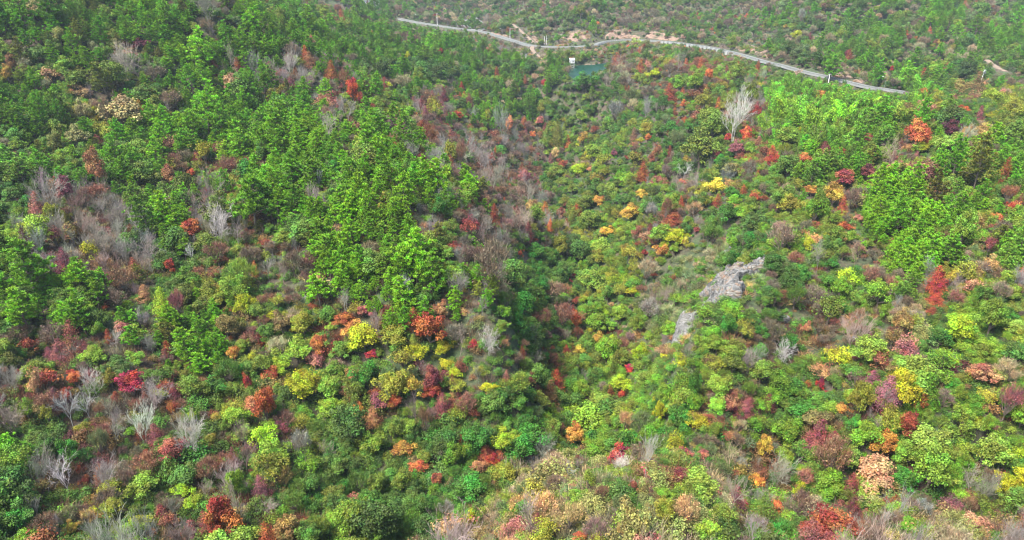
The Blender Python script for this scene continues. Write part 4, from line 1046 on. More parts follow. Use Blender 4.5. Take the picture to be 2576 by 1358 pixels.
# ------------------------------------------------------------------ undergrowth
x, y = scatter([(64, 160, 1.7), (160, 260, 2.1), (260, 460, 3.2), (460, 800, 4.6), (800, 1250, 6.5)])
ok = free_of_roads(x, y, .8); x, y = x[ok], y[ok]; z = gz(x, y)
h = hidden(x, y, z + 2, 6 + .01 * y); x, y, z = x[~h], y[~h], z[~h]
u, v, d = project(np.stack([x, y, z + 1], -1))
ok = (u > -260) & (u < 2836) & (v < 1560) & (v > -140)
x, y, z, u, v, d = (a[ok] for a in (x, y, z, u, v, d))
rockm = np.zeros(len(x), bool)
for (poly, _, _) in ROCKPOLY.values(): rockm |= inpoly(u, v, np.array(poly, float)) & (d < 260)
under = []
DU = drift(x + 500, y, 9, .7)
for i in range(len(x)):
    if rockm[i] and rs.rand() < .55: continue
    zn = zone_at(u[i], v[i]); _, _, dens, lst = Z[zn]
    if rs.rand() > dens: continue
    w, kind, col = pick(lst, DU[i])
    s = math.exp(rs.normal() * .33) * (1.65 if y[i] < 260 else 1.6 if y[i] < 460 else 2.2)

    under.append((kind, col, x[i], y[i], z[i], s, rs.randint(len(PROTO[kind]))))
print('undergrowth', len(under), round(time.time() - T0, 1))

# ------------------------------------------------------------------ link trees: the ones that show largest one by one, the rest as woods
vis_top = np.array([t.z + t.H for t in trees])
tx = np.array([t.x for t in trees]); ty = np.array([t.y for t in trees])
hid = hidden(tx, ty, vis_top, 1.0)
for t, hh in zip(trees, hid):
    t.inview = (not hh) and -10 < t.u < 2586 and -10 < t.v < 1368
    t.px = 2 * t.R * F / t.d * .3975
LIMIT = {'pine_tree': 285, 'broadleaf_tree': 290, 'bare_tree': 200, 'twiggy_tree': 200, 'conical_tree': 140, 'bamboo_clump': 120}
single = []
for nm, lim in LIMIT.items():
    L_ = [t for t in trees if NAME[t.kind] == nm and (t.hero or t.inview)]
    L_.sort(key=lambda t: -(t.px + (1000 if t.hero else 0)))
    single += L_[:lim]
for t in single: t.single = True
mass = [t for t in trees if not getattr(t, 'single', False)]
print('single', len(single), 'mass', len(mass))

# area words used in the labels; each is an outline in the frame with a landmark that can be found in the photograph
AREAS = [
 ('on the knoll at the foot of the view', [(1130,1358),(1150,1290),(1230,1215),(1500,1135),(1780,1130),(1880,1215),(2100,1290),(2600,1260),(2600,1400),(1130,1400)]),
 ('around the grey rock outcrop', [(1640,640),(1760,560),(1960,560),(2010,700),(1960,880),(1660,900),(1600,780)]),
 ('on the brown bare patch right of the outcrop', [(1960,640),(2340,760),(2340,900),(1960,900)]),
 ('on the bamboo hilltop at the right', [(1930,215),(2330,215),(2330,340),(1930,340)]),
 ('beyond the reservoir and the road', [(960,-60),(2640,-60),(2640,215),(2240,215),(1960,150),(1700,95),(1340,105),(1000,45)]),
 ('between the road and the right hand hill', [(1300,105),(1560,105),(1960,150),(2300,228),(1900,240),(1560,150),(1440,220),(1300,220)]),
 ('on the far slope left of the road', [(560,-60),(960,-60),(1010,45),(1310,110),(1320,250),(1000,240),(700,110)]),
 ('on the top of the right hand hill', [(1500,140),(1960,200),(2640,215),(2640,470),(1980,470),(1700,330),(1500,260)]),
 ('on the upper left pine hillside', [(-60,-60),(560,-60),(860,120),(640,260),(640,400),(-60,470)]),
 ('on the grey and red slope above the gully', [(640,150),(860,130),(1350,400),(1420,640),(1300,700),(1030,420),(860,280),(640,260)]),
 ('on the central pine ridge', [(640,260),(860,280),(1030,420),(1220,620),(1300,830),(1000,790),(640,640)]),
 ('in the red and brown thicket at the left', [(-60,440),(460,440),(460,690),(-60,690)]),
 ('in the deep gully between the two hills', [(1280,200),(1560,200),(1700,560),(1600,900),(1500,1060),(1350,1060),(1300,760),(1430,560)]),
 ('on the slope right of the gully', [(1500,260),(2020,470),(1960,560),(1600,640)]),
 ('on the upper right slope', [(1980,440),(2640,440),(2640,760),(2010,660)]),
 ('on the green slope at the lower right', [(1500,900),(2640,740),(2640,1270),(1780,1130),(1480,1100)]),
 ('in the green hollow at the foot of the slope', [(780,1090),(1500,1060),(1500,1140),(1230,1215),(1130,1358),(780,1358)]),
 ('on the mixed slope below the pine ridge', [(460,640),(1360,790),(1420,1080),(780,1100),(460,900)]),
 ('in the bare grey thicket at the lower left', [(-60,900),(520,900),(520,1200),(-60,1200)]),
]
def area(u, v):
    for n_, p in AREAS:
        if inpoly(np.array([u]), np.array([v]), np.array(p, float))[0]: return n_
    return 'on the lower left slope' if u < 1288 else 'on the right hand slope'
def rel(a, b):
    du, dv = b.u - a.u, b.v - a.v
    if abs(du) > 1.4 * abs(dv): return 'right of' if du < 0 else 'left of'
    return 'below' if dv < 0 else 'above'
def desc(t): return ('%s %s' % (CW[t.col], FORM[t.kind]))
heroes = [t for t in single if t.hero]
used = set()
def size_word(t):
    return 'large ' if t.R > 4 or t.px > 36 else 'small ' if t.px < 13 else ''
for t in heroes:
    near = sorted((o for o in heroes if o is not t), key=lambda o: math.hypot(o.u - t.u, o.v - t.v))
    cand = []
    base = size_word(t) + desc(t)
    for o in near[:7]:
        if desc(o) == desc(t): continue
        cand.append('%s just %s %s' % (base, rel(t, o), ('an ' if CW[o.col][0] in 'aeiou' else 'a ') + desc(o)))
        cand.append('%s %s, %s %s' % (base, area(t.u, t.v), rel(t, o), ('an ' if CW[o.col][0] in 'aeiou' else 'a ') + desc(o)))
    for c in cand:
        if len(c.split()) > 16: continue
        if c not in used: used.add(c); t.label = c; break
    else:
        for o in near[:12]:
            c = '%s %s %s %s' % (base, rel(t, near[0]), 'the ' + desc(near[0]), 'and ' + rel(t, o) + ' the ' + CW[o.col] + ' one')
            if c not in used and len(c.split()) <= 16: used.add(c); t.label = c; break
        else: t.label = base + ' ' + area(t.u, t.v)
for t in heroes:
    if len(t.label.split()) > 16: t.label = ' '.join((size_word(t) + desc(t) + ' at the ' + area(t.u, t.v)[3:]).split()[:16])
from collections import Counter
for t in single:
    if t.hero: continue
    near = sorted(((math.hypot(o.u - t.u, o.v - t.v), o) for o in heroes), key=lambda q: q[0])[:3]
    t.opts = ['%s just %s the %s %s' % (desc(t), rel(t, o), desc(o), area(t.u, t.v)) for dd_, o in near if dd_ < 45 and desc(o) != desc(t)]
    t.opts = [c for c in t.opts if len(c.split()) <= 16]
cnt = Counter(c for t in single if not t.hero for c in set(t.opts))
def place(t):
    P = PROTO[t.kind][t.k]
    loc = (t.x, t.y, t.z - .15); rz = rs.uniform(0, 6.28); sc = (t.R, t.R * rs.uniform(.9, 1.1), t.sz)
    tilt = (rs.normal() * .04, rs.normal() * .04)
    col = (*jitter_col(t.col, .10 if t.hero else .16), 1)
    nm = NAME[t.kind]
    if t.kind != 'bamboo' and (t.hero or t.px > 14):
        o = bpy.data.objects.new(nm, None); COL.objects.link(o); o.empty_display_size = .5
        c = bpy.data.objects.new('branches' if t.kind == 'bare' else 'crown', P.crown); COL.objects.link(c); c.parent = o; c.color = col
        if P.trunk:
            q = bpy.data.objects.new('culms' if t.kind == 'bamboo' else 'trunk', P.trunk); COL.objects.link(q); q.parent = o; q.color = col
    else:
        o = bpy.data.objects.new(nm, P.full); COL.objects.link(o); o.color = col
    o.location = loc; o.rotation_euler = (tilt[0], tilt[1], rz); o.scale = sc
    o['category'] = CAT[t.kind]
    if t.hero: o['label'] = t.label
    else:
        a = area(t.u, t.v)
        one = [c for c in t.opts if cnt[c] == 1 and c not in used]
        if one: used.add(one[0])
        o['label'] = one[0] if one else '%s among others %s' % (desc(t), a); o['group'] = '%ss %s' % (desc(t), a)
for t in single: place(t)
print('linked', round(time.time() - T0, 1))

# woods: one object per kind of mass, the trees in it set out by geometry nodes on real points
def wood(name, items, meshes, **props):
    """items: (proto index, x, y, z, sx, sz, rz, colour)"""
    if not items: return
    pc = bpy.data.collections.new(name + '_sorts')
    for k, me in enumerate(meshes):
        o = bpy.data.objects.new('sort_%02d' % k, me); pc.objects.link(o)
    n_ = len(items)
    me = bpy.data.meshes.new(name); me.vertices.add(n_)
    A_ = np.array([(i[1], i[2], i[3]) for i in items], np.float32); me.vertices.foreach_set('co', A_.ravel())
    def at(nm, ty_, arr, key):
        a = me.attributes.new(nm, ty_, 'POINT'); a.data.foreach_set(key, np.asarray(arr).ravel())
    at('sort', 'INT', np.array([i[0] for i in items], np.int32), 'value')
    at('size', 'FLOAT_VECTOR', np.array([(i[4], i[4], i[5]) for i in items], np.float32), 'vector')
    at('turn', 'FLOAT_VECTOR', np.array([(rs.normal() * .05, rs.normal() * .05, i[6]) for i in items], np.float32), 'vector')
    at('tint', 'FLOAT_COLOR', np.array([(*i[7], 1) for i in items], np.float32), 'color')
    at('mass', 'FLOAT', np.ones(n_, np.float32), 'value')
    o = add_obj(name, me, **props)
    g = bpy.data.node_groups.new(name, 'GeometryNodeTree')
    g.interface.new_socket('Geometry', in_out='INPUT', socket_type='NodeSocketGeometry')
    g.interface.new_socket('Geometry', in_out='OUTPUT', socket_type='NodeSocketGeometry')
    N = g.nodes; L = g.links
    gi = N.new('NodeGroupInput'); go = N.new('NodeGroupOutput')
    ci = N.new('GeometryNodeCollectionInfo'); ci.inputs['Collection'].default_value = pc
    ci.inputs['Separate Children'].default_value = True; ci.inputs['Reset Children'].default_value = True
    iop = N.new('GeometryNodeInstanceOnPoints'); iop.inputs['Pick Instance'].default_value = True
    def na(nm, dt):
        a = N.new('GeometryNodeInputNamedAttribute'); a.data_type = dt; a.inputs['Name'].default_value = nm
        return [s for s in a.outputs if s.enabled][0]
    L.new(gi.outputs[0], iop.inputs['Points']); L.new(ci.outputs[0], iop.inputs['Instance'])
    L.new(na('sort', 'INT'), iop.inputs['Instance Index']); L.new(na('turn', 'FLOAT_VECTOR'), iop.inputs['Rotation'])
    L.new(na('size', 'FLOAT_VECTOR'), iop.inputs['Scale']); L.new(iop.outputs[0], go.inputs[0])
    md = o.modifiers.new('woods', 'NODES'); md.node_group = g
    return o
def wood_of(name, kinds, sel, **props):
    meshes = []; base = {}
    for k in kinds: base[k] = len(meshes); meshes += [p.full for p in PROTO[k]]
    items = [(base[t.kind] + t.k, t.x, t.y, t.z - .15, t.R, t.sz, rs.uniform(0, 6.28), jitter_col(t.col, .17)) for t in mass if t.kind in kinds and sel(t)]
    wood(name, items, meshes, **props)
wood_of('pine_woods', ['pine'], lambda t: True, kind='stuff', label='dense green pine woods covering the hillsides behind the nearer trees', category='woods')
wood_of('broadleaf_woods', ['broad', 'open', 'cone', 'bamboo'], lambda t: True, kind='stuff', label='mixed autumn broadleaf woods filling the slopes and far hills', category='woods')
wood_of('bare_woods', ['bare', 'twiggy'], lambda t: True, kind='stuff', label='grey leafless and twiggy thicket between the other trees', category='woods')
for kind, nm, lb in (('shrub', 'shrub_undergrowth', 'low leafy undergrowth covering the ground between the trees'), ('brush', 'brushwood', 'thin upright brushwood stems between the shrubs'), ('tuft', 'tall_grass', 'tufts of pale tall grass on open ground and round the rocks')):
    items = [(k, X, Y, Zz - .1, s, s * rs.uniform(.8, 1.3), rs.uniform(0, 6.28), tuple(v * .85 for v in jitter_col(c, .22))) for (kd, c, X, Y, Zz, s, k) in under if kd == kind]  # tints darkened: duller shrubs, plus shade painted into the gaps between crowns
    wood(nm, items, [p.full for p in PROTO[kind]], kind='stuff', label=lb, category='undergrowth')
print('woods', round(time.time() - T0, 1))
# ------------------------------------------------------------------ rock faces
def patch(name, poly, lift, mat, step=.8, rough=1.0, kind=None, dist=None, smooth=True):
    """a rough body of rock or earth standing out of the ground where its outline meets it"""
    poly = np.array(poly, float)
    P = np.array([hit(a, b, 0, y0=dist[0] if dist else 60, y1=dist[1] if dist else 1400) for a, b in poly])
    x0, x1 = P[:, 0].min() - 3, P[:, 0].max() + 3; y0, y1 = P[:, 1].min() - 4, P[:, 1].max() + 4
    step = max(step, math.sqrt((x1 - x0) * (y1 - y0) / 14000))
    xs = np.arange(x0, x1, step); ys = np.arange(y0, y1, step)
    Xg, Yg = np.meshgrid(xs, ys); Zg = gz(Xg, Yg)
    PP = P[:, :2]
    ins = inpoly(Xg, Yg, PP); dd = polydist(Xg.ravel(), Yg.ravel(), PP).reshape(Xg.shape) * np.where(ins, 1, -1)
    e = dd - .3 * rough + fbm(Xg.ravel(), Yg.ravel(), 7, 3).reshape(Xg.shape) * (2.4 if rough < 1 else 6.5)
    nz = fbm(Xg.ravel() + Yg.ravel() * .5, (Yg - Xg * .5).ravel(), 7, 4).reshape(Xg.shape)
    nz2 = np.abs(fbm(Xg.ravel() * 1.3 - 40, Yg.ravel(), 3.2, 3).reshape(Xg.shape))
    h = -1.2 + (lift + 1.2) * sstep(e / 2.6 + .25) + (nz * 2.2 + nz2 * 1.6) * rough * sstep(e / 3)
    V = np.stack([Xg, Yg, Zg + h], -1)
    V[..., 0] += fbm(Yg.ravel(), Zg.ravel() + h.ravel(), 4, 2).reshape(Xg.shape) * .8 * rough
    keep = e > -3.0
    I = np.arange(Xg.size).reshape(Xg.shape)
    q = np.stack([I[:-1, :-1], I[:-1, 1:], I[1:, 1:], I[1:, :-1]], -1).reshape(-1, 4)
    k = keep.ravel()[q].all(1); q = q[k]
    used_ = np.unique(q); rm = np.full(Xg.size, -1); rm[used_] = np.arange(len(used_))
    me = mesh_np(name, V.reshape(-1, 3)[used_], [rm[q]], [mat], smooth=smooth)
    return me
lab = {'rock_outcrop': 'large streaked grey and rust rock outcrop on the slope right of the gully',
       'rock_slab': 'pale smooth rock slab running down from the outcrop towards the gully',
       'rock_cliff': 'small pale rock step above the big streaked outcrop'}
for nm, (poly, lift, mt) in ROCKPOLY.items():
    me = patch(nm, poly, lift, M_ROCK if mt == 'rock' else M_PALEROCK, smooth=False, rough=1.7, step=.55)
    add_obj(nm, me, label=lab[nm], category='rock')
def boulder(seed):
    r = np.random.RandomState(seed)
    import bmesh
    bm = bmesh.new(); bmesh.ops.create_icosphere(bm, subdivisions=3, radius=1)
    cuts = [(unit(r.normal(size=3)), r.uniform(.5, .85)) for _ in range(12)]
    for vtx in bm.verts:
        p = np.array(vtx.co)
        for n_, c_ in cuts:
            e = p @ n_ - c_
            if e > 0: p = p - n_ * e * .85
        vtx.co = p * [1, .8, .75]
    me = bpy.data.meshes.new('boulder'); bm.to_mesh(me); bm.free(); me.materials.append(M_PALEROCK)
    return me
BME = [boulder(s) for s in range(4)]
BOULD = [(1891,574,20,'white boulder alone in green bushes high above the outcrop'),(1905,662,34,'pale rounded boulder capping the upper end of the streaked outcrop'),
 (1972,800,34,'pale boulder in brown brush right of the outcrop'),(2092,796,20,'flat pale stone beside the pinkish leafless tree, left of it'),
 (2098,830,15,'small bluish white stone below the flat pale stone'),(2152,850,22,'grey stone at the foot of the pinkish leafless tree'),(2165,878,30,'broad grey boulder below the pinkish leafless tree'),
 (2212,843,24,'pale stone lying right of the foot of the pinkish leafless tree'),(2253,858,20,'small grey stone furthest right on the brown patch'),(2222,890,26,'grey boulder lowest on the brown patch, right side'),
 (2112,895,22,'grey boulder lowest on the brown patch, left side'),(1975,665,26,'pale grey rock showing through bushes right of the outcrop'),(2056,770,16,'small pale stone half hidden in grass above the brown patch'),
 (622,155,34,'jagged white grey rock showing through trees near the top of the pine hill'),(650,430,16,'small grey rock beside the rounded emerald tree on the pine hill'),
 (990,545,22,'bluish grey rock between pines on the central ridge'),(770,745,24,'pale grey boulder on bare ground below the central pines'),
 (785,722,18,'small pale boulder above the pale grey one below the central pines'),(1865,875,30,'grey mauve boulder half hidden in brush below the outcrop'),
 (1835,598,16,'small weathered rock at the top of the pale rock step')]
for k, (bu_, bv_, w, lb) in enumerate(BOULD):
    p = hit(bu_, bv_, .6); dd = p[1] * CP - (p[2] - CAMZ) * SP; r_ = .5 * w * dd / F
    o = add_obj('boulder', BME[k % 4], loc=(p[0], p[1], float(gz(p[0], p[1])) + r_ * .3), label=lb, category='boulder')
    o.scale = (r_ * 1.05, r_, r_ * 1.05); o.rotation_euler = (rs.uniform(-.3, .3), rs.uniform(-.3, .3), rs.uniform(0, 6.28))

# ------------------------------------------------------------------ bare earth by the road and the shore
EARTH = [
 ([(1140,62),(1160,50),(1180,43),(1205,42),(1225,52),(1232,72),(1215,78),(1180,74),(1150,68)], .5, 'rock_cutting', 'pale grey rock cutting above the road at the left'),
 ([(1186,106),(1200,90),(1212,88),(1215,98),(1205,108),(1192,110)], .3, 'earth_bank', None),
 ([(1340,100),(1335,92),(1352,90),(1362,104),(1352,110)], .3, 'earth_bank', None),
 ([(1405,98),(1430,80),(1460,72),(1480,82),(1490,98),(1450,106)], .4, 'earth_bank', None),
 ([(1515,98),(1530,82),(1560,72),(1590,84),(1620,92),(1640,80),(1680,84),(1715,98),(1700,104),(1640,98),(1580,97),(1540,99)], .5, 'earth_bank', None),
 ([(1850,126),(1840,112),(1870,108),(1910,118),(1950,140),(1950,152),(1915,145)], .4, 'earth_bank', None),
 ([(1965,136),(1975,128),(2005,130),(2002,146),(1972,148)], .3, 'earth_bank', None),
 ([(1970,88),(1985,84),(1998,98),(1985,104)], .3, 'earth_bank', None),
 ([(2080,186),(2110,180),(2160,182),(2190,196),(2205,210),(2170,210),(2130,200)], .4, 'earth_bank', None),
 ([(2200,180),(2225,176),(2240,184),(2225,194),(2205,190)], .3, 'earth_bank', None),
 ([(1232,84),(1235,66),(1265,62),(1285,70),(1290,90),(1265,92)], .4, 'earth_bank', None),
 ([(1447,166),(1470,160),(1500,157),(1520,150),(1545,143),(1548,150),(1520,160),(1505,165),(1480,168),(1450,171)], .25, 'shore', None),
 ([(1810,158),(1830,160),(1870,178),(1866,184),(1825,172)], .3, 'earth_bank', None),
 ([(1367,2),(1400,0),(1405,8),(1375,12)], .3, 'earth_bank', None),
]
EARTH += [([(2060,800),(2075,760),(2110,740),(2150,765),(2200,770),(2235,800),(2225,860),(2190,885),(2150,880),(2110,850),(2080,840)], .12, 'bare_slope', None),
 ([(1955,800),(1965,770),(2000,775),(2010,800),(1985,822)], .12, 'bare_slope', None), ([(760,700),(780,660),(830,640),(850,680),(830,730),(790,750)], .12, 'bare_slope', None)]
for poly, lift, nm, lb in EARTH:
    me = patch(nm, poly, lift, M_PALEROCK if nm == 'rock_cutting' else M_EARTH, step=1.2, rough=.45 if nm != 'bare_slope' else .3, dist=(400, 1400) if nm != 'bare_slope' else None)
    o = add_obj(nm, me, kind='structure')
# ------------------------------------------------------------------ roads, kerb, guard rail, retaining wall
def ribbon(name, line, half, mat, dz=0.0, **props):
    t = np.gradient(line[:, :2], axis=0); t /= np.linalg.norm(t, axis=1, keepdims=True); nrm = np.stack([-t[:, 1], t[:, 0]], 1)
    Vv = []
    for s, dzz in ((-half - .9, -1.0), (-half, dz), (half, dz), (half + .9, -1.0)):
        Vv.append(np.c_[line[:, :2] + nrm * s, line[:, 2] + dzz])
    Vv = np.stack(Vv, 1).reshape(-1, 3); m = len(line)
    q = [(4 * i + j, 4 * i + j + 1, 4 * i + 5 + j, 4 * i + 4 + j) for i in range(m - 1) for j in range(3)]
    return add_obj(name, mesh_np(name, Vv, [np.array(q)], [mat]), **props), nrm
main = ROADW['main']
rd, rn_ = ribbon('road', main, ROAD_HALF['main'], M_ASPHALT, .12, kind='structure')
ribbon('side_road', ROADW['side'], 1.9, M_DIRTROAD, .16, kind='structure')
ribbon('dirt_track', ROADW['track'], 1.6, M_DIRTROAD, .14, kind='structure')
ribbon('footpath', ROADW['path'], 1.5, M_DIRTROAD, .1, kind='structure')
side = -1 if (rn_[len(main) // 2] @ np.array([0, -1])) < 0 else 1      # towards the camera
def offset(line, nrm, s): return np.c_[line[:, :2] + nrm * s, line[:, 2]]
edge = offset(main, rn_, side * (ROAD_HALF['main'] - .25))
root = bpy.data.objects.new('guard_rail', None); COL.objects.link(root)
root['label'] = 'long pale guard rail along the valley side of the hill road'; root['category'] = 'guard rail'
root.location = edge[0]; e0 = edge[0]
Br = Build(); Bp = Build()
for p, q in zip(edge[:-1], edge[1:]):
    if p[0] > at_z(1330, 113, 27)[0] and p[0] < at_z(1500, 110, 27)[0]: continue
    a = p - e0 + [0, 0, .85]; b = q - e0 + [0, 0, .85]; Br.tube(a, b, .19, .19, 4)
    L_ = np.linalg.norm(q - p); m = max(1, int(L_ / 4))
    for k in range(m):
        c = p + (q - p) * k / m - e0; Bp.box(c + [0, 0, .5], (.16, .16, 1.0))
add_obj('rail', Br.mesh('rail', M_METAL), root)
add_obj('posts', Bp.mesh('posts', M_METAL), root, kind='stuff')
# centre line, painted
Bl = Build(); acc = 0
for p, q in zip(main[:-1], main[1:]):
    d = q - p; L_ = np.linalg.norm(d[:2]); m = int(L_ / 9)
    for k in range(m):
        c = p + d * (k + .5) / m
        Bl.box(c + [0, 0, .135], (4.5, .16, .01), math.atan2(d[1], d[0]))
o = add_obj('road_marking', Bl.mesh('road_marking', M_WHITE), kind='structure')
# retaining wall of upright panels below the road
root = bpy.data.objects.new('retaining_wall', None); COL.objects.link(root)
root['label'] = 'pale ribbed concrete retaining wall under the road bend'; root['category'] = 'retaining wall'
uu, _, _ = project(main)
sel = np.where((uu > 1662) & (uu < 1862))[0]
wl = offset(main, rn_, side * (ROAD_HALF['main'] + .75)); w0 = wl[sel[0]]; root.location = w0
panel = None; kp = 0
for i in sel[:-1]:
    p, q = wl[i], wl[i + 1]; L_ = np.linalg.norm(q - p); m = max(1, int(L_ / 4.2)); ang = math.atan2(q[1] - p[1], q[0] - p[0])
    for k in range(m):
        if panel is None:
            B = Build(); B.box((0, 0, -2.6), (4.1, .5, 5.4)); B.box((-1.9, -.4 , -2.8), (.5, .6, 5.2)); B.box((0, 0, .2), (4.2, .8, .25))
            panel = B.mesh('wall_panel', M_CONC)
        c = p + (q - p) * (k + .5) / m - w0
        o = add_obj('wall_panel', panel, root, loc=c + np.array([0, 0, .1 - .004 * (kp % 3)])); o.rotation_euler[2] = ang; kp += 1
# ------------------------------------------------------------------ reservoir and valve tower
wp = WPOLY; cx, cy = wp.mean(0)
gxm = np.array([cx, cy]); ring = gxm + (wp - gxm) * 1.04
V_ = np.c_[ring, np.full(len(ring), WATER_Z - .05)]
me = bpy.data.meshes.new('reservoir_water'); me.from_pydata(V_.tolist(), [], [list(range(len(V_)))]); me.materials.append(M_WATER)
add_obj('reservoir_water', me, kind='structure')
tp = at_z(1438.5, 171, WATER_Z)
root = bpy.data.objects.new('valve_tower', None); COL.objects.link(root); root.location = tp
root['label'] = 'white concrete valve tower on tall legs at the edge of the reservoir'; root['category'] = 'valve tower'
s = 1.0
B = Build(); B.box((0, 0, 0), (.55, .55, 5.6)); lm = B.mesh('leg', M_CONC)
for sx in (-1.9, 1.9):
    for sy in (-1.6, 1.6): add_obj('leg', lm, root, loc=(sx, sy, 2.0))
B = Build(); B.box((0, 0, 4.75), (5.0, 4.2, .35)); add_obj('platform', B.mesh('platform', M_CONC), root)
B = Build(); B.box((0, 0, 6.5), (4.2, 3.4, 3.1)); wallo = add_obj('cabin', B.mesh('cabin', M_WHITEWALL), root)
B = Build(); B.box((0, 0, 8.25), (4.9, 4.1, .4)); B.box((0, 0, 8.6), (4.3, 3.5, .35)); add_obj('roof', B.mesh('roof', M_WHITE), root)
B = Build(); B.box((0, 0, 0), (.62, .12, 1.5)); B.box((0, 0, -.85), (.8, .2, .1)); wm = B.mesh('window', M_DARK)
for sx in (-1.25, 0, 1.25): add_obj('window', wm, root, loc=(sx, -1.70, 6.3))
B = Build(); B.box((0, 0, 2.4), (3.8, .3, .3)); B.box((0, 0, .6), (3.8, .3, .3)); add_obj('brace', B.mesh('brace', M_CONC), root, loc=(0, -1.6, 0))
# ------------------------------------------------------------------ house at the top edge
p = hit(936, 22, 0, y0=500)
root = bpy.data.objects.new('white_house', None); COL.objects.link(root); root.location = (p[0], p[1], float(gz(p[0], p[1]))); root.rotation_euler[2] = .15
root['label'] = 'white three storey house among trees at the top edge of the view'; root['category'] = 'house'
B = Build(); B.box((0, 0, 5), (22, 10, 12)); add_obj('wall', B.mesh('wall', M_WHITEWALL), root)
B = Build(); B.box((0, 0, 11.3), (23.5, 11.5, .6)); B.box((0, 0, 11.9), (8, 6, .7)); add_obj('roof', B.mesh('roof', M_CONC), root)
B = Build(); B.box((0, 0, 0), (1.5, .16, 1.5)); wm = B.mesh('window', M_DARK)
B = Build(); B.box((0, 0, 0), (1.9, .3, .14)); sm = B.mesh('sill', M_CONC)
for st in range(3):
    for kx in range(7):
        w = add_obj('window', wm, root, loc=(-9 + kx * 3, -5.02, 2.0 + st * 3.4)); add_obj('sill', sm, w, loc=(0, -.05, -.85))
B = Build()
for st in (1, 2): B.box((3, -5.7, 3.2 * st + .9), (10, 1.4, .18)); B.box((3, -6.35, 3.2 * st + 1.45), (10, .1, .9))
add_obj('balcony', B.mesh('balcony', M_WHITE), root)
# ------------------------------------------------------------------ street lamps and poles
def lamp_protos():
    B = Build(); B.tube((0, 0, -.3), (0, 0, 7.6), .16, .09, 6); pole = B.mesh('pole', M_METAL)
    B = Build(); B.tube((0, 0, 7.5), (-.8, 0, 8.2), .07, .06, 5); B.tube((-.8, 0, 8.2), (-2.2, 0, 8.35), .06, .05, 5); arm = B.mesh('arm', M_METAL)
    B = Build(); B.box((-2.6, 0, 8.33), (1.1, .35, .18)); head = B.mesh('lamp_head', M_WHITE)
    return pole, arm, head
lp = lamp_protos()
LAMPS = [(1054, 52), (1103, 60), (1129, 65), (1146, 67), (1264, 92), (2226, 221)]
far_edge = offset(main, rn_, -side * (ROAD_HALF['main'] + .2)); fu, fv, fd = project(far_edge)
LN = ['leftmost street lamp on the far side of the hill road', 'second street lamp from the left on the hill road', 'street lamp on the hill road left of the pale rock cutting', 'street lamp standing right at the foot of the pale rock cutting',
      'street lamp on the hill road between the rock cutting and the junction', 'white lamp at the right end of the hill road']
for (lu, _), lb in zip(LAMPS, LN):
    i = int(np.argmin(np.abs(fu - lu)))
    r_ = bpy.data.objects.new('street_lamp', None); COL.objects.link(r_); r_.location = far_edge[i]; r_['label'] = lb; r_['category'] = 'street lamp'; r_['group'] = 'street lamps along the hill road'
    for nm, m_ in zip(('pole', 'arm', 'lamp_head'), lp): add_obj(nm, m_, r_)
def utility_pole(u, v, hpx, label, box=False, arms=1, ztype='ground', w=.2, name='utility_pole', lean=0.0):
    p = hit(u, v, 0.2, y0=380 if v < 260 else 60); d = p[1] * CP - (p[2] - CAMZ) * SP; Hh = hpx * d / F / .93
    r_ = bpy.data.objects.new(name, None); COL.objects.link(r_); r_.location = (p[0], p[1], float(gz(p[0], p[1])) - .2); r_['label'] = label; r_['category'] = 'utility pole'
    r_.rotation_euler = (0, lean, .2)
    B = Build(); B.tube((0, 0, 0), (0, 0, Hh), w * 1.15, w * .7, 8); add_obj('pole', B.mesh('pole', M_WHITE), r_)
    for a in range(arms):
        B = Build(); B.box((0, 0, Hh - .5 - a * 1.2), (2.4, .14, .16)); c = add_obj('crossarm', B.mesh('crossarm', M_METAL), r_)
        for sx in (-1, 0, 1):
            B = Build(); B.tube((sx, 0, Hh - .42 - a * 1.2), (sx, 0, Hh - .05 - a * 1.2), .09, .06, 6); add_obj('insulator', B.mesh('insulator', M_WHITE), c)
    if box:
        B = Build(); B.box((0, -.5, Hh - 1.9), (1.7, .9, 1.5)); B.box((0, -.5, Hh - 2.75), (2.0, 1.1, .12)); add_obj('transformer', B.mesh('transformer', M_METAL), r_)
utility_pole(1283, 96, 24, 'tall white pole beside the dirt track junction', arms=1)
utility_pole(1370, 112, 20, 'left one of two tall white poles by the road junction', arms=0)
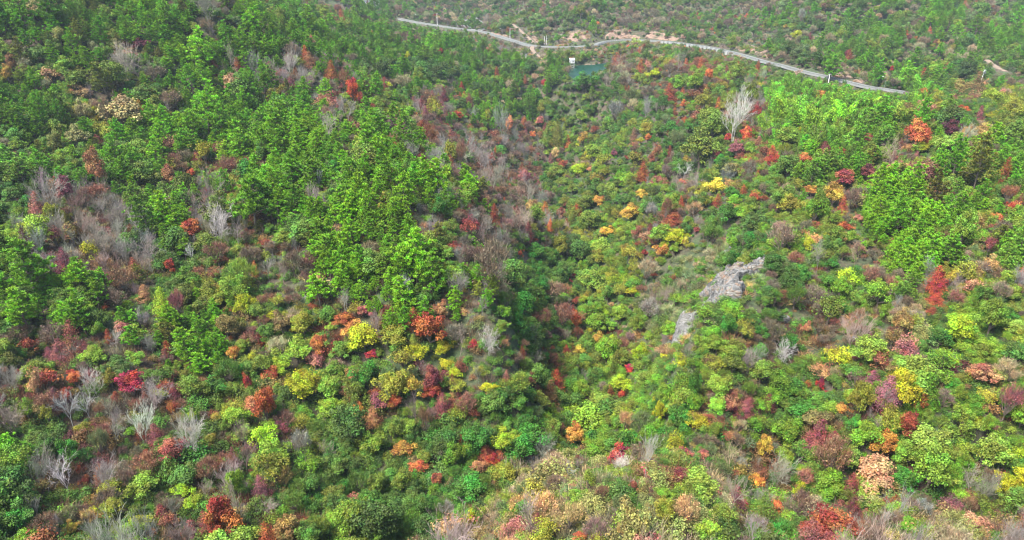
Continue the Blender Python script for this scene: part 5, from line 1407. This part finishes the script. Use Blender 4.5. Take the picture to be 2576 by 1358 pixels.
utility_pole(1374, 112, 21, 'right one of two tall white poles by the road junction', arms=0)
utility_pole(1323, 158, 22, 'white pole with small cross arm left of the reservoir grove', arms=2, w=.22)
utility_pole(1306, 160, 14, 'short white pole left of the cross armed pole by the grove', arms=0)
utility_pole(2083, 213, 26, 'white pole with a cross arm in trees just below the road', arms=1, w=.28)
utility_pole(2148, 92, 21, 'bare white pole alone on the dark green far slope', arms=0, w=.3, lean=.15)
utility_pole(2461, 222, 44, 'tall white pole with transformer box on the hill at the right', box=True, arms=2, w=.3, lean=.12)
utility_pole(1100, 62, 26, 'thin tall pole behind the left end of the hill road', arms=1)
utility_pole(2514, 10, 14, 'pale pole at the top right edge of the view', arms=1)
# ------------------------------------------------------------------ slender pale trunks seen through the trees, and a fallen trunk
B = Build()
p = hit(985, 705, .3); q = hit(1040, 716, .3); B.tube(p - p, q - p, .28, .16, 6); B.tube((q - p) * .6, (q - p) * .6 + [1.5, .5, .9], .1, .05, 4); B.tube((q - p) * .8, (q - p) * .8 + [1.2, -.6, .7], .08, .04, 4)
o = add_obj('fallen_trunk', B.mesh('fallen_trunk', M_TWIG), loc=p + np.array([0, 0, .3]), label='pale fallen trunk lying on bare ground under the central pines', category='fallen tree'); o.color = (.5, .42, .36, 1)

# ------------------------------------------------------------------ haze: one closed box of even air round everything
hz, N, L = new_mat('haze')
pv = N.new('ShaderNodeVolumePrincipled'); pv.inputs['Color'].default_value = (.70, .88, 1.0, 1); pv.inputs['Density'].default_value = HAZE
pv.inputs['Anisotropy'].default_value = .2
o_ = N.new('ShaderNodeOutputMaterial'); L.new(pv.outputs[0], o_.inputs['Volume'])
zlo = float(GZ.min()) - 1.0; zhi = max(float(GZ.max()) + 25, CAMZ + 6)
B = Build(); B.box(((gx[0] + gx[-1]) / 2, (gy[0] + gy[-1]) / 2, (zlo + zhi) / 2), (gx[-1] - gx[0] + 20, gy[-1] - gy[0] + 20, zhi - zlo))
add_obj('haze', B.mesh('haze', hz), kind='stuff')
print('done', round(time.time() - T0, 1))
